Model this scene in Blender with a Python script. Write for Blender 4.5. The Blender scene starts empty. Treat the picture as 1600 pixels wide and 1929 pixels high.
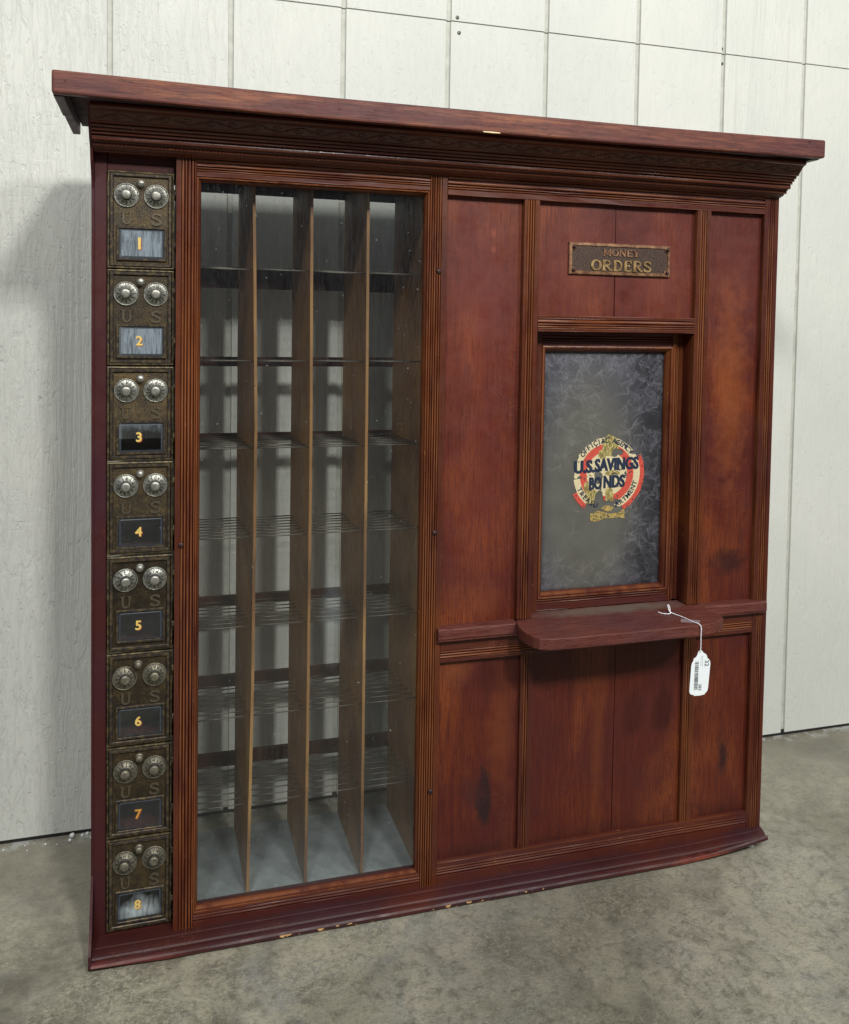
import bpy, math, random
import numpy as np
from mathutils import Matrix, Vector, noise
random.seed(7); rng=np.random.default_rng(5)
SC=bpy.context.scene; COL=SC.collection; PI=math.pi

# ------------------------------------------------------------------ helpers
class MB:
    """collects geometry; build() links it as one mesh object"""
    def __init__(s): s.v=[]; s.f=[]; s.m=[]; s.w=[]; s.sm=[]
    def add(s,vs,fs,mi=0,wear=None,smooth=False):
        o=len(s.v); s.v+= [tuple(v) for v in vs]
        s.f+=[tuple(i+o for i in f) for f in fs]; s.m+=[mi]*len(fs); s.sm+=[smooth]*len(fs)
        s.w+= list(wear) if wear is not None else [0.5]*len(vs)
        return s
    def box(s,x0,x1,y0,y1,z0,z1,mi=0,wear=.5):
        v=[(x,y,z) for x in (x0,x1) for y in (y0,y1) for z in (z0,z1)]
        return s.add(v,[(0,1,3,2),(4,6,7,5),(0,4,5,1),(2,3,7,6),(0,2,6,4),(1,5,7,3)],mi,[wear]*8)
    def extr(s,prof,axis,a,b,n=1,jit=0,closed=True,mi=0,seed=0,smooth=False,capends=True,fn=None):
        """prof: list of (p,q[,wear]); axis 'x': p=y,q=z ; axis 'z': p=x,q=y"""
        k=len(prof); vs=[];ws=[]
        for i in range(n+1):
            t=a+(b-a)*i/n
            for j,pt in enumerate(prof):
                p,q=pt[0],pt[1]; w=pt[2] if len(pt)>2 else .5
                if jit and w!=-1:
                    e=jit*noise.noise(Vector((t*14+seed,j*1.7,seed)))
                else: e=0
                if axis=='x': P=(t,p+e,q+e*.5)
                elif axis=='z': P=(p+e*.4,q+e,t)
                else: P=(p,t,q)
                if fn: P=fn(P)
                vs.append(P); ws.append(max(w,0))
        fs=[]
        m=k if closed else k-1
        for i in range(n):
            for j in range(m):
                j2=(j+1)%k
                fs.append((i*k+j,i*k+j2,(i+1)*k+j2,(i+1)*k+j))
        if capends and closed:
            fs.append(tuple(range(k-1,-1,-1))); fs.append(tuple(n*k+j for j in range(k)))
        return s.add(vs,fs,mi,ws,smooth)
    def ring(s,x0,x1,z0,z1,prof,mi=0):
        """mitred moulding round a rectangle; prof (inset,y[,wear])"""
        vs=[];ws=[];k=len(prof)
        for pt in prof:
            d,y=pt[0],pt[1]; w=pt[2] if len(pt)>2 else .5
            vs+=[(x0+d,y,z0+d),(x1-d,y,z0+d),(x1-d,y,z1-d),(x0+d,y,z1-d)]; ws+=[w]*4
        fs=[(4*i+j,4*i+(j+1)%4,4*(i+1)+(j+1)%4,4*(i+1)+j) for i in range(k-1) for j in range(4)]
        return s.add(vs,fs,mi,ws)
    def lathe(s,prof,c,seg=32,mi=0,smooth=True,axis='y'):
        """prof: (r, y offset) turned about the y axis through c"""
        vs=[];k=len(prof)
        for i in range(seg):
            a=2*PI*i/seg
            for r,y in prof:
                if axis=='y': vs.append((c[0]+r*math.cos(a),c[1]+y,c[2]+r*math.sin(a)))
                else: vs.append((c[0]+r*math.cos(a),c[1]+r*math.sin(a),c[2]+y))
        fs=[(i*k+j,((i+1)%seg)*k+j,((i+1)%seg)*k+j+1,i*k+j+1) for i in range(seg) for j in range(k-1)]
        s.add(vs,fs,mi,None,smooth); return s
    def tube(s,pts,r,seg=6,mi=0,smooth=True):
        P=[Vector(p) for p in pts]; n=len(P); vs=[]; up=None
        for i,p in enumerate(P):
            t=(P[min(i+1,n-1)]-P[max(i-1,0)]).normalized()
            if up is None:
                up=Vector((0,0,1)) if abs(t.z)<.9 else Vector((0,1,0))
            u=(up-t*up.dot(t))
            if u.length<1e-6: u=Vector((1,0,0))-t*t.x
            u.normalize(); up=u; v=t.cross(u)
            rr=r[i] if isinstance(r,(list,tuple)) else r
            for j in range(seg):
                a=2*PI*j/seg; vs.append(p+u*rr*math.cos(a)+v*rr*math.sin(a))
        fs=[(i*seg+j,i*seg+(j+1)%seg,(i+1)*seg+(j+1)%seg,(i+1)*seg+j) for i in range(n-1) for j in range(seg)]
        fs.append(tuple(range(seg-1,-1,-1))); fs.append(tuple((n-1)*seg+j for j in range(seg)))
        return s.add(vs,fs,mi,None,smooth)
    def poly(s,pts,y0,y1,mi=0,side=True):
        """xz polygon extruded from y0 (front) to y1"""
        k=len(pts); vs=[(x,y0,z) for x,z in pts]+[(x,y1,z) for x,z in pts]
        fs=[tuple(range(k))]
        if side: fs+=[tuple(range(2*k-1,k-1,-1))]+[(j,j+k,(j+1)%k+k,(j+1)%k) for j in range(k)]
        return s.add(vs,fs,mi)
    def build(s,name,mats,parent=None,bevel=0,loc=None,autosm=False):
        me=bpy.data.meshes.new(name); me.from_pydata(s.v,[],s.f)
        if not isinstance(mats,(list,tuple)): mats=[mats]
        for m in mats: me.materials.append(m)
        me.polygons.foreach_set('material_index',s.m); me.polygons.foreach_set('use_smooth',s.sm)
        at=me.attributes.new('wear','FLOAT','POINT'); at.data.foreach_set('value',s.w)
        import bmesh
        bm=bmesh.new(); bm.from_mesh(me); bmesh.ops.recalc_face_normals(bm,faces=bm.faces); bm.to_mesh(me); bm.free()
        me.update()
        o=bpy.data.objects.new(name,me); COL.objects.link(o)
        if loc: o.location=loc
        if parent: o.parent=parent
        if bevel:
            b=o.modifiers.new('b','BEVEL'); b.width=bevel; b.segments=2; b.limit_method='ANGLE'; b.angle_limit=.6
        return o
def tag(o,label=None,cat=None,group=None,kind=None):
    if label: o['label']=label
    if cat: o['category']=cat
    if group: o['group']=group
    if kind: o['kind']=kind
    return o
def empty(name,loc=(0,0,0)):
    o=bpy.data.objects.new(name,None); COL.objects.link(o); o.location=loc; o.empty_display_size=.05; return o

# ------------------------------------------------------------------ node helper
class NT:
    def __init__(s,name):
        s.mat=bpy.data.materials.new(name); s.mat.use_nodes=True; s.t=s.mat.node_tree
        for n in list(s.t.nodes): s.t.nodes.remove(n)
        s.out=s.t.nodes.new('ShaderNodeOutputMaterial')
    def n(s,ty,props=None,**inp):
        nd=s.t.nodes.new('ShaderNode'+ty)
        for k,v in (props or {}).items(): setattr(nd,k,v)
        for k,v in inp.items():
            k=k.replace('_',' ')
            sk=None
            if k.startswith('i') and k[1:].isdigit(): sk=nd.inputs[int(k[1:])]
            else: sk=nd.inputs[k]
            s.set(sk,v)
        return nd
    def set(s,sk,v):
        if isinstance(v,bpy.types.NodeSocket): s.t.links.new(v,sk)
        elif isinstance(v,bpy.types.Node): s.t.links.new(v.outputs[0],sk)
        else:
            if isinstance(v,(tuple,list)) and len(v)==3 and sk.type=='RGBA': v=(*v,1)
            sk.default_value=v
    def pos(s,scale=(1,1,1),src='Position'):
        if src=='Object': p=s.n('TexCoord').outputs['Object']
        else: p=s.n('NewGeometry').outputs['Position']
        return s.n('Mapping',Vector=p,Scale=scale).outputs[0]
    def noise(s,vec,scale,detail=4,rough=.6,dist=0,ty='FBM'):
        nd=s.t.nodes.new('ShaderNodeTexNoise'); nd.noise_type=ty
        s.set(nd.inputs['Vector'],vec); nd.inputs['Scale'].default_value=scale; nd.inputs['Detail'].default_value=detail
        nd.inputs['Roughness'].default_value=rough; nd.inputs['Distortion'].default_value=dist
        return nd.outputs[0]
    def ramp(s,fac,*stops):
        nd=s.t.nodes.new('ShaderNodeValToRGB'); s.set(nd.inputs[0],fac); cr=nd.color_ramp
        while len(cr.elements)<len(stops): cr.elements.new(.5)
        for e,(p,c) in zip(cr.elements,stops):
            e.position=p; e.color=(*c,1) if isinstance(c,(tuple,list)) else (c,c,c,1)
        return nd.outputs[0]
    def mix(s,f,a,b,bl='MIX'):
        nd=s.t.nodes.new('ShaderNodeMix'); nd.data_type='RGBA'; nd.blend_type=bl
        s.set(nd.inputs[0],f); s.set(nd.inputs[6],a); s.set(nd.inputs[7],b); return nd.outputs[2]
    def m(s,op,a,b=0,c=0,clamp=False):
        nd=s.t.nodes.new('ShaderNodeMath'); nd.operation=op; nd.use_clamp=clamp
        s.set(nd.inputs[0],a); s.set(nd.inputs[1],b)
        if op in('MULTIPLY_ADD','SMOOTH_MIN','COMPARE'): s.set(nd.inputs[2],c)
        return nd.outputs[0]
    def attr(s,name):
        nd=s.t.nodes.new('ShaderNodeAttribute'); nd.attribute_name=name; return nd
    def bump(s,h,st=.3,d=.001,nrm=None):
        nd=s.t.nodes.new('ShaderNodeBump'); s.set(nd.inputs['Height'],h); nd.inputs['Strength'].default_value=st; nd.inputs['Distance'].default_value=d
        if nrm is not None: s.set(nd.inputs['Normal'],nrm)
        return nd.outputs[0]
    def bsdf(s,**k):
        nd=s.n('BsdfPrincipled'); 
        for a,v in k.items(): s.set(nd.inputs[a.replace('_',' ')],v)
        return nd.outputs[0]
    def end(s,sh): s.set(s.out.inputs[0],sh); return s.mat
    def blob(s,p,c,r,soft=.5,wob=None):
        """soft ellipsoid mask round point c with radii r"""
        v=s.n('VectorMath',{'operation':'SUBTRACT'},i0=p,i1=c).outputs[0]
        v=s.n('VectorMath',{'operation':'DIVIDE'},i0=v,i1=r).outputs[0]
        l=s.n('VectorMath',{'operation':'LENGTH'},i0=v).outputs['Value']
        if wob is not None: l=s.m('ADD',l,s.m('MULTIPLY',s.m('SUBTRACT',wob,.5),1.2))
        return s.n('MapRange',Value=l,From_Min=1.0,From_Max=1-soft,To_Min=0.,To_Max=1.).outputs[0]

def simple(name,col,rough=.5,metal=0,var=.25,scale=60,spec=.5,bumps=0):
    t=NT(name); p=t.pos(); nz=t.noise(p,scale,4)
    c=t.mix(t.ramp(nz,(.3,0),(.7,1)),tuple(x*(1-var) for x in col),tuple(min(1,x*(1+var)) for x in col))
    k=dict(Base_Color=c,Roughness=rough,Metallic=metal,Specular_IOR_Level=spec)
    if bumps: k['Normal']=t.bump(t.noise(p,scale*8,3),bumps,.0005)
    return t.end(t.bsdf(**k))

def wood(name,dirv='z',dark=(.05,.008,.007),mid=(.125,.022,.013),hi=(.22,.06,.02),purple=(.10,.022,.030),pur=.5,wear=0,rough=.38,stain_sheen_tints=(),grain=1.0,chips=None,bigs=(9,.35),spec=.30,fleck=.4):
    t=NT(name); g=t.pos((1,1,1))
    st={'z':(1,1,.045),'x':(.045,1,1),'y':(1,.045,1)}[dirv]
    pg=t.pos(st)
    fine=t.noise(pg,520,5,.65,.3)
    med=t.noise(pg,90,4,.6,.8)
    big=t.noise(t.pos({'z':(1,1,bigs[1]),'x':(bigs[1],1,1),'y':(1,1,1)}[dirv]),bigs[0],3,.55,.6)
    big2=t.noise(g,5.3,3,.55,.3)
    c=t.mix(t.ramp(med,(.32,0),(.68,1)),mid,tuple(m*.72+h*.28 for m,h in zip(mid,hi)))
    c=t.mix(t.ramp(big,(.48,0),(.72,1)),c,hi)
    c=t.mix(t.m('MULTIPLY',t.ramp(big2,(.42,0),(.62,1)),pur),c,purple)
    c=t.mix(t.m('MULTIPLY',t.ramp(fine,(.30,1),(.56,0)),.42*grain),c,dark)
    speck=t.noise(g,260,2,.5)
    c=t.mix(t.ramp(speck,(.235,1),(.27,0)),c,(.02,.006,.005))
    pore=t.noise(t.pos({'z':(1,1,.10),'x':(.10,1,1),'y':(1,1,1)}[dirv]),900,2,.5)
    c=t.mix(t.m('MULTIPLY',t.ramp(pore,(.30,1),(.42,0)),.35*grain,clamp=True),c,dark)
    cz=t.noise(g,420,4,.75); czm=t.ramp(t.noise(g,14,4,.6),(.56,0),(.66,1))
    c=t.mix(t.m('MULTIPLY',t.m('MULTIPLY',t.ramp(cz,(.56,0),(.63,1)),czm),fleck),c,(.30,.10,.035))
    sc=t.noise(t.pos({'z':(1,1,.03),'x':(.03,1,1),'y':(1,1,1)}[dirv]),160,2,.5,2.5)
    c=t.mix(t.m('MULTIPLY',t.ramp(sc,(.70,0),(.73,1)),.35),c,(.035,.010,.008))
    if wear:
        w=t.attr('wear').outputs['Fac']
        wn=t.noise(t.pos({'z':(1,1,.1),'x':(.1,1,1),'y':(1,1,1)}[dirv]),70,5,.7)
        wb=t.noise(t.pos({'z':(1,1,.5),'x':(.5,1,1),'y':(1,1,1)}[dirv]),7,3,.6)
        f=t.m('MULTIPLY',t.ramp(w,(.55,0),(.95,1)),t.ramp(t.m('ADD',wn,t.m('MULTIPLY',wb,.8)),(.72,0),(1.0,1)))
        c=t.mix(t.m('MULTIPLY',f,wear,clamp=True),c,(.25,.088,.030))
        c=t.mix(t.m('MULTIPLY',t.ramp(w,(.02,1),(.35,0)),.75),c,(.022,.006,.005))  # low values tint the groove floors near-black
        sp=t.noise(t.pos({'z':(1,1,.25),'x':(.25,1,1),'y':(1,1,1)}[dirv]),330,2,.5)
        c=t.mix(t.m('MULTIPLY',t.ramp(sp,(.74,0),(.77,1)),.6),c,(.42,.20,.08))
    for cen,rad,colr,amt,soft in stain_sheen_tints:
        wob=t.noise(g,55,4,.6)
        c=t.mix(t.m('MULTIPLY',t.blob(g,cen,rad,soft,wob),amt),c,colr)
    if chips:
        x0,x1,th=chips
        cn=t.noise(t.pos((.55,1,1)),150,3,.6); 
        sx=t.n('SeparateXYZ',Vector=g).outputs
        inr=t.m('MULTIPLY',t.m('GREATER_THAN',sx[0],x0),t.m('LESS_THAN',sx[0],x1))
        low=t.m('LESS_THAN',sx[2],.0075)
        big3=t.noise(g,11,1,.5)
        c=t.mix(t.m('MULTIPLY',t.m('MULTIPLY',t.ramp(t.m('ADD',cn,t.m('MULTIPLY',big3,.25)),(th,0),(th+.02,1)),inr),low),c,(.55,.33,.13))
    rr=t.ramp(t.noise(g,40,4,.6),(.3,rough-.08),(.7,rough+.14))
    hb=t.m('ADD',t.m('MULTIPLY',fine,.6),t.m('MULTIPLY',t.noise(g,180,3,.6),.5))
    return t.end(t.bsdf(Base_Color=c,Roughness=rr,Specular_IOR_Level=spec,Normal=t.bump(hb,.22,.0006)))

# ------------------------------------------------------------------ materials
ORANGE=(.23,.055,.018)
M_panel=wood('wood_panel','z',mid=(.086,.0135,.0064),hi=(.195,.048,.013),purple=(.056,.0105,.0120),pur=.6,rough=.43,grain=2.3,fleck=.35,spec=.30,stain_sheen_tints=[
    ((.74,.012,.05),(.30,.2,.030),(.030,.008,.006),.55,1.0),((.55,.012,.05),(.09,.2,.025),(.030,.008,.006),.55,1.0),((1.015,.012,.05),(.07,.2,.03),(.030,.008,.006),.6,1.0),  # darker along the bottom edge of the lower panels
    ((.555,.012,.93),(.10,.2,.26),(.165,.038,.030),.5,1.0),  # lamp sheen on the upper panels, painted in as pale pink blobs
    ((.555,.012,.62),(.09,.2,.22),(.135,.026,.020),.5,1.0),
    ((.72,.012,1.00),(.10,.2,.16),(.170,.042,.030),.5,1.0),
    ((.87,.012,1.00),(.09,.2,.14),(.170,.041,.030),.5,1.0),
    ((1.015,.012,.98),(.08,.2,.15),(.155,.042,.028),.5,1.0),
    ((.572,.012,.142),(.0165,.2,.052),(.020,.009,.010),.95,.35),
    ((.556,.012,.150),(.030,.2,.040),(.05,.013,.012),.75,.8),
    ((1.021,.012,.155),(.015,.2,.045),(.022,.008,.009),.85,.8),
    ((1.02,.012,.50),(.045,.2,.030),(.028,.008,.008),.8,.7),
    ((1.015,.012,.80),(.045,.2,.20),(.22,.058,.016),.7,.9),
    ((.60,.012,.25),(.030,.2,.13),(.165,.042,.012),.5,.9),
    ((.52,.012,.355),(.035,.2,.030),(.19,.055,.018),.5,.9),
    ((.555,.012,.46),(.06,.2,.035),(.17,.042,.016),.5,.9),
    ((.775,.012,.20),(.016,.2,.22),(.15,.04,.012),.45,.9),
    ((.5725,.012,1.0495),(.005,.1,.009),(.30,.07,.04),.4,.8),
    ((.573,.012,1.024),(.005,.1,.007),(.30,.07,.04),.3,.8)])
M_stile=wood('wood_stile','z',mid=(.060,.0105,.0055),hi=(.120,.031,.008),purple=(.040,.009,.010),pur=.75,wear=.65,rough=.36)
M_rail=wood('wood_rail','x',mid=(.062,.0115,.0065),hi=(.115,.028,.010),purple=(.050,.012,.014),pur=.75,wear=.7,rough=.36)
M_bottom=wood('wood_bottom_rail','x',mid=(.058,.0115,.008),hi=(.09,.02,.010),purple=(.048,.012,.016),pur=.7,wear=.3,rough=.36)
M_cap=wood('wood_cap','x',mid=(.105,.028,.024),hi=(.30,.110,.050),purple=(.085,.030,.040),pur=.45,rough=.5,dark=(.03,.010,.012),grain=2.0,bigs=(75,.05))
M_crown=wood('wood_crown','x',mid=(.080,.016,.007),hi=(.165,.042,.011),purple=(.045,.009,.009),pur=.35,wear=.10,rough=.27,grain=.5,fleck=0,spec=.5)
M_base=wood('wood_base','x',mid=(.034,.0078,.007),hi=(.070,.016,.011),purple=(.036,.013,.018),pur=.85,rough=.42,chips=(.24,.66,.715),
    stain_sheen_tints=[((.0,-.036,.004),(.12,.02,.010),(.15,.028,.020),.7,.6),((.98,-.036,.006),(.09,.02,.008),(.23,.05,.03),.8,.6)])
M_side=wood('wood_side','z',mid=(.042,.008,.008),hi=(.065,.013,.010),purple=(.040,.010,.017),pur=.9,rough=.45)
M_ledge=wood('wood_ledge','x',mid=(.118,.034,.026),hi=(.18,.058,.036),purple=(.088,.032,.034),pur=.8,rough=.5,grain=2.4,stain_sheen_tints=[((.80,.012,.432),(.17,.030,.02),(.13,.105,.082),.8,.7)])
M_sash=wood('wood_sash','z',mid=(.052,.0095,.005),hi=(.125,.034,.009),purple=(.045,.010,.012),pur=.45,wear=.65,rough=.34)
M_case=wood('wood_case','z',dark=(.12,.06,.03),mid=(.22,.112,.038),hi=(.34,.20,.075),purple=(.085,.038,.018),pur=.8,rough=.5)
M_dark=wood('wood_dark','x',mid=(.030,.008,.007),hi=(.05,.014,.010),purple=(.03,.008,.012),pur=.5,rough=.75)
M_caseback=wood('wood_case_rail','x',mid=(.045,.016,.010),hi=(.07,.025,.014),purple=(.035,.012,.012),pur=.5,rough=.55)
t=NT('dusty_case_floor'); g=t.pos()
c=t.mix(t.ramp(t.noise(g,30,5,.6),(.3,0),(.7,1)),(.11,.135,.14),(.21,.24,.245)); M_cfloor=t.end(t.bsdf(Base_Color=c,Roughness=.8))

# siding
def siding_mat():
    t=NT('painted_siding'); g=t.pos()
    a=t.noise(t.pos((1,1,.16)),120,5,.68,.9)
    a2=t.noise(t.pos((1,1,.28)),52,4,.65,1.2)
    wv=t.noise(t.pos((1,1,.045)),24,2,.5,1.6)
    rings=t.m('SINE',t.m('MULTIPLY',wv,120))
    rmask=t.ramp(t.noise(t.pos((1,1,.25)),2.7,2,.5),(.53,0),(.62,1))
    cross=t.noise(t.pos((.5,1,2.2)),58,3,.6,.4)
    cm=t.ramp(t.noise(g,3.6,2,.5),(.50,0),(.66,1))
    h=t.m('ADD',t.m('MULTIPLY',t.ramp(a,(.38,0),(.52,.85),(.8,1)),.55),t.m('MULTIPLY',t.ramp(a2,(.36,0),(.47,.9),(.8,1)),.75))
    h=t.m('ADD',h,t.m('MULTIPLY',t.m('MULTIPLY',rings,rmask),.28))
    h=t.m('ADD',h,t.m('MULTIPLY',t.m('MULTIPLY',t.ramp(cross,(.36,0),(.44,1)),cm),.20))
    dots=t.noise(t.pos((1,1,.6)),110,2,.5)
    h=t.m('SUBTRACT',h,t.m('MULTIPLY',t.ramp(dots,(.68,0),(.72,1)),.9))
    # the relief is strong toward the left sheets and lower toward the right
    sx=t.n('SeparateXYZ',Vector=g).outputs[0]
    amt=t.n('MapRange',Value=sx,From_Min=-.1,From_Max=.35,To_Min=1.25,To_Max=.50).outputs[0]
    h=t.m('MULTIPLY',h,amt)
    col=t.mix(t.ramp(t.noise(g,3.2,4,.6),(.35,0),(.65,1)),(.585,.60,.56),(.635,.645,.60))
    pits=t.m('MULTIPLY',t.ramp(t.noise(t.pos((1,1,.5)),95,3,.6,.6),(.71,0),(.78,1)),.16)
    col=t.mix(pits,col,(.30,.31,.27))
    return t.end(t.bsdf(Base_Color=col,Roughness=.62,Specular_IOR_Level=.3,Normal=t.bump(h,.55,.0019)))
M_wall=siding_mat()
M_groove=simple('siding_groove_dark',(.46,.47,.42),.7,var=.15,scale=40)  # darker tone for the groove floors
M_gap=simple('dark_gap',(.012,.011,.010),.9)

# concrete
def concrete():
    t=NT('stained_concrete'); g=t.pos()
    warp=t.n('VectorMath',{'operation':'ADD'},i0=g,i1=t.n('VectorMath',{'operation':'SCALE'},i0=t.n('TexNoise',Vector=g,Scale=6.,Detail=4.).outputs['Color'],Scale=.12).outputs[0]).outputs[0]
    n1=t.noise(warp,3.0,6,.62,.5); n2=t.noise(warp,9,6,.68,.8); n3=t.noise(g,48,5,.7,.6); n4=t.noise(g,300,3,.6)
    c=t.mix(t.ramp(n1,(.38,0),(.58,1)),(.080,.072,.050),(.29,.275,.225))
    c=t.mix(t.m('MULTIPLY',t.ramp(n2,(.47,0),(.62,1)),.65),c,(.34,.32,.24))
    c=t.mix(t.m('MULTIPLY',t.ramp(t.noise(warp,5.5,5,.6,1.2),(.54,0),(.68,1)),.55),c,(.185,.20,.205))
    c=t.mix(t.m('MULTIPLY',t.ramp(n3,(.36,1),(.50,0)),.55),c,(.060,.058,.043))
    c=t.mix(t.m('MULTIPLY',t.ramp(t.noise(g,36,4,.65),(.60,0),(.70,1)),.5),c,(.36,.34,.26))
    c=t.mix(t.m('MULTIPLY',t.ramp(n4,(.35,1),(.48,0)),.35),c,(.05,.05,.04))
    mf=t.noise(warp,24,6,.75,.6)
    c=t.mix(t.m('MULTIPLY',t.ramp(mf,(.38,1),(.50,0)),.32),c,(.055,.050,.034))
    c=t.mix(t.m('MULTIPLY',t.m('MULTIPLY',t.ramp(mf,(.52,0),(.62,1)),t.ramp(n1,(.40,.2),(.60,1))),.38),c,(.37,.34,.255))
    fw=t.noise(t.pos((1,2.2,1)),120,5,.75,.8)
    c=t.mix(t.m('MULTIPLY',t.ramp(fw,(.36,1),(.47,0)),.40),c,(.05,.045,.032))
    c=t.mix(t.m('MULTIPLY',t.m('MULTIPLY',t.ramp(fw,(.56,0),(.63,1)),t.ramp(t.noise(g,5.0,3,.6),(.46,0),(.60,1))),.65),c,(.46,.43,.33))
    # crumbling pale flakes in patches
    fl=t.noise(g,150,4,.65,1.0)
    fm=t.ramp(t.noise(g,4.2,4,.6),(.52,0),(.60,1))
    c=t.mix(t.m('MULTIPLY',t.m('MULTIPLY',t.ramp(fl,(.50,0),(.58,1)),fm),.6),c,(.36,.34,.25))
    # hairline craze
    w2=t.n('VectorMath',{'operation':'ADD'},i0=g,i1=t.n('VectorMath',{'operation':'SCALE'},i0=t.n('TexNoise',Vector=g,Scale=22.,Detail=3.).outputs['Color'],Scale=.035).outputs[0]).outputs[0]
    cr=t.n('TexVoronoi',{'feature':'DISTANCE_TO_EDGE'},Vector=w2,Scale=13.).outputs['Distance']
    cr2=t.n('TexVoronoi',{'feature':'DISTANCE_TO_EDGE'},Vector=w2,Scale=42.).outputs['Distance']
    cm=t.ramp(t.noise(g,3.5,3,.55),(.46,0),(.58,1))
    line=t.m('MULTIPLY',t.ramp(cr,(.0,1),(.018,0)),cm)
    line2=t.m('MULTIPLY',t.ramp(cr2,(.0,1),(.03,0)),t.ramp(t.noise(g,5.1,3,.55),(.50,0),(.6,1)))
    yy=t.n('SeparateXYZ',Vector=warp).outputs[1]
    c=t.mix(t.ramp(t.n('MapRange',Value=yy,From_Min=-.10,From_Max=.30,To_Min=0.,To_Max=1.).outputs[0],(.0,0),(1,.5)),c,(.36,.335,.265))
    c=t.mix(t.m('MULTIPLY',t.ramp(t.noise(warp,2.1,3,.5,.3),(.46,0),(.60,1)),.45),c,(.085,.080,.058))
    c=t.mix(t.m('MULTIPLY',line,.32),c,(.32,.31,.25))
    c=t.mix(t.m('MULTIPLY',line2,.22),c,(.33,.32,.25))
    # white dust along the wall foot
    sy=t.n('SeparateXYZ',Vector=g).outputs[1]
    dust=t.m('MULTIPLY',t.n('MapRange',Value=sy,From_Min=.285,From_Max=.318,To_Min=0.,To_Max=1.).outputs[0],t.ramp(t.noise(g,26,4,.7),(.50,0),(.60,1)))
    c=t.mix(t.m('MULTIPLY',dust,.6),c,(.55,.56,.55))
    h=t.m('ADD',t.m('MULTIPLY',n3,.6),t.m('SUBTRACT',t.m('MULTIPLY',n4,.35),t.m('MULTIPLY',line,.5)))
    rg=t.ramp(n2,(.35,.28),(.65,.52))
    return t.end(t.bsdf(Base_Color=c,Roughness=rg,Specular_IOR_Level=.35,Normal=t.bump(h,.35,.0012)))
M_floor=concrete()

# bronze doors
def bronze():
    t=NT('pebbled_bronze'); g=t.pos(); oi=t.n('ObjectInfo').outputs['Random']
    peb=t.noise(g,1150,2,.6,.4)
    big=t.noise(g,45,4,.65)
    c=t.mix(t.ramp(peb,(.42,0),(.62,1)),(.022,.015,.008),(.165,.115,.048))
    c=t.mix(t.m('MULTIPLY',t.ramp(big,(.40,1),(.60,0)),.65),c,(.022,.019,.017))
    c=t.mix(1.,c,t.ramp(oi,(0,.45),(1,1.25)),'MULTIPLY')
    return t.end(t.bsdf(Base_Color=c,Roughness=t.ramp(big,(.3,.34),(.7,.55)),Metallic=.5,Normal=t.bump(peb,.55,.0010)))
M_bronze=bronze()
t=NT('bronze_rim'); g=t.pos(); nn=t.noise(g,120,4,.7)
M_rim=t.end(t.bsdf(Base_Color=t.mix(t.ramp(nn,(.45,0),(.66,1)),(.040,.032,.028),(.135,.10,.05)),Metallic=.5,Roughness=.42,Normal=t.bump(nn,.2,.0006)))
t=NT('brass_edge'); g=t.pos(); nn=t.noise(g,150,4,.7)
M_brass=t.end(t.bsdf(Base_Color=t.mix(t.ramp(nn,(.42,0),(.62,1)),(.035,.027,.016),(.15,.115,.052)),Metallic=.5,Roughness=.45))
M_nickel=simple('worn_nickel',(.30,.30,.265),.42,.75,var=.45,scale=260)
M_knob=simple('tarnished_knob',(.30,.295,.26),.42,.7,var=.35,scale=260)
M_nickdark=simple('dial_marks_shade',(.035,.035,.032),.5,.3,var=.2)
M_dull=simple('dull_brassy_nickel',(.17,.155,.115),.5,.6,var=.45,scale=260)
M_letter=simple('raised_letter',(.115,.095,.065),.42,.6,var=.3,scale=200)
M_wire=simple('shelf_wire',(.085,.075,.062),.45,.4,var=.3,scale=90)
M_gold=simple('gold_leaf',(.66,.48,.13),.55,.0,var=.12,scale=400)
M_gold7=simple('aged_gold_leaf',(.48,.25,.045),.55,.0,var=.2,scale=300)
M_goldred=simple('number_shadow',(.32,.07,.02),.5,0,var=.2)
M_white=simple('tag_card',(.80,.86,.88),.6,0,var=.02,scale=30)
M_ink=simple('tag_ink',(.03,.03,.035),.7,0,var=.1)
M_ink2=simple('tag_ink_small',(.22,.23,.25),.7,0,var=.1)
M_string=simple('white_string',(.78,.80,.84),.8,0,var=.08,scale=900,bumps=.5)
M_foam=simple('foam',(.82,.83,.82),.8,0,var=.05,scale=300)
M_screw=simple('screw_steel',(.20,.20,.19),.4,.7,var=.3,scale=300)
M_ironscrew=simple('iron_screw',(.045,.018,.016),.42,.3,var=.4,scale=300)
M_glide=simple('white_glide',(.75,.78,.82),.35,0,var=.03)
M_purple=simple('purple_stamp',(.10,.04,.16),.6)

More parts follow.
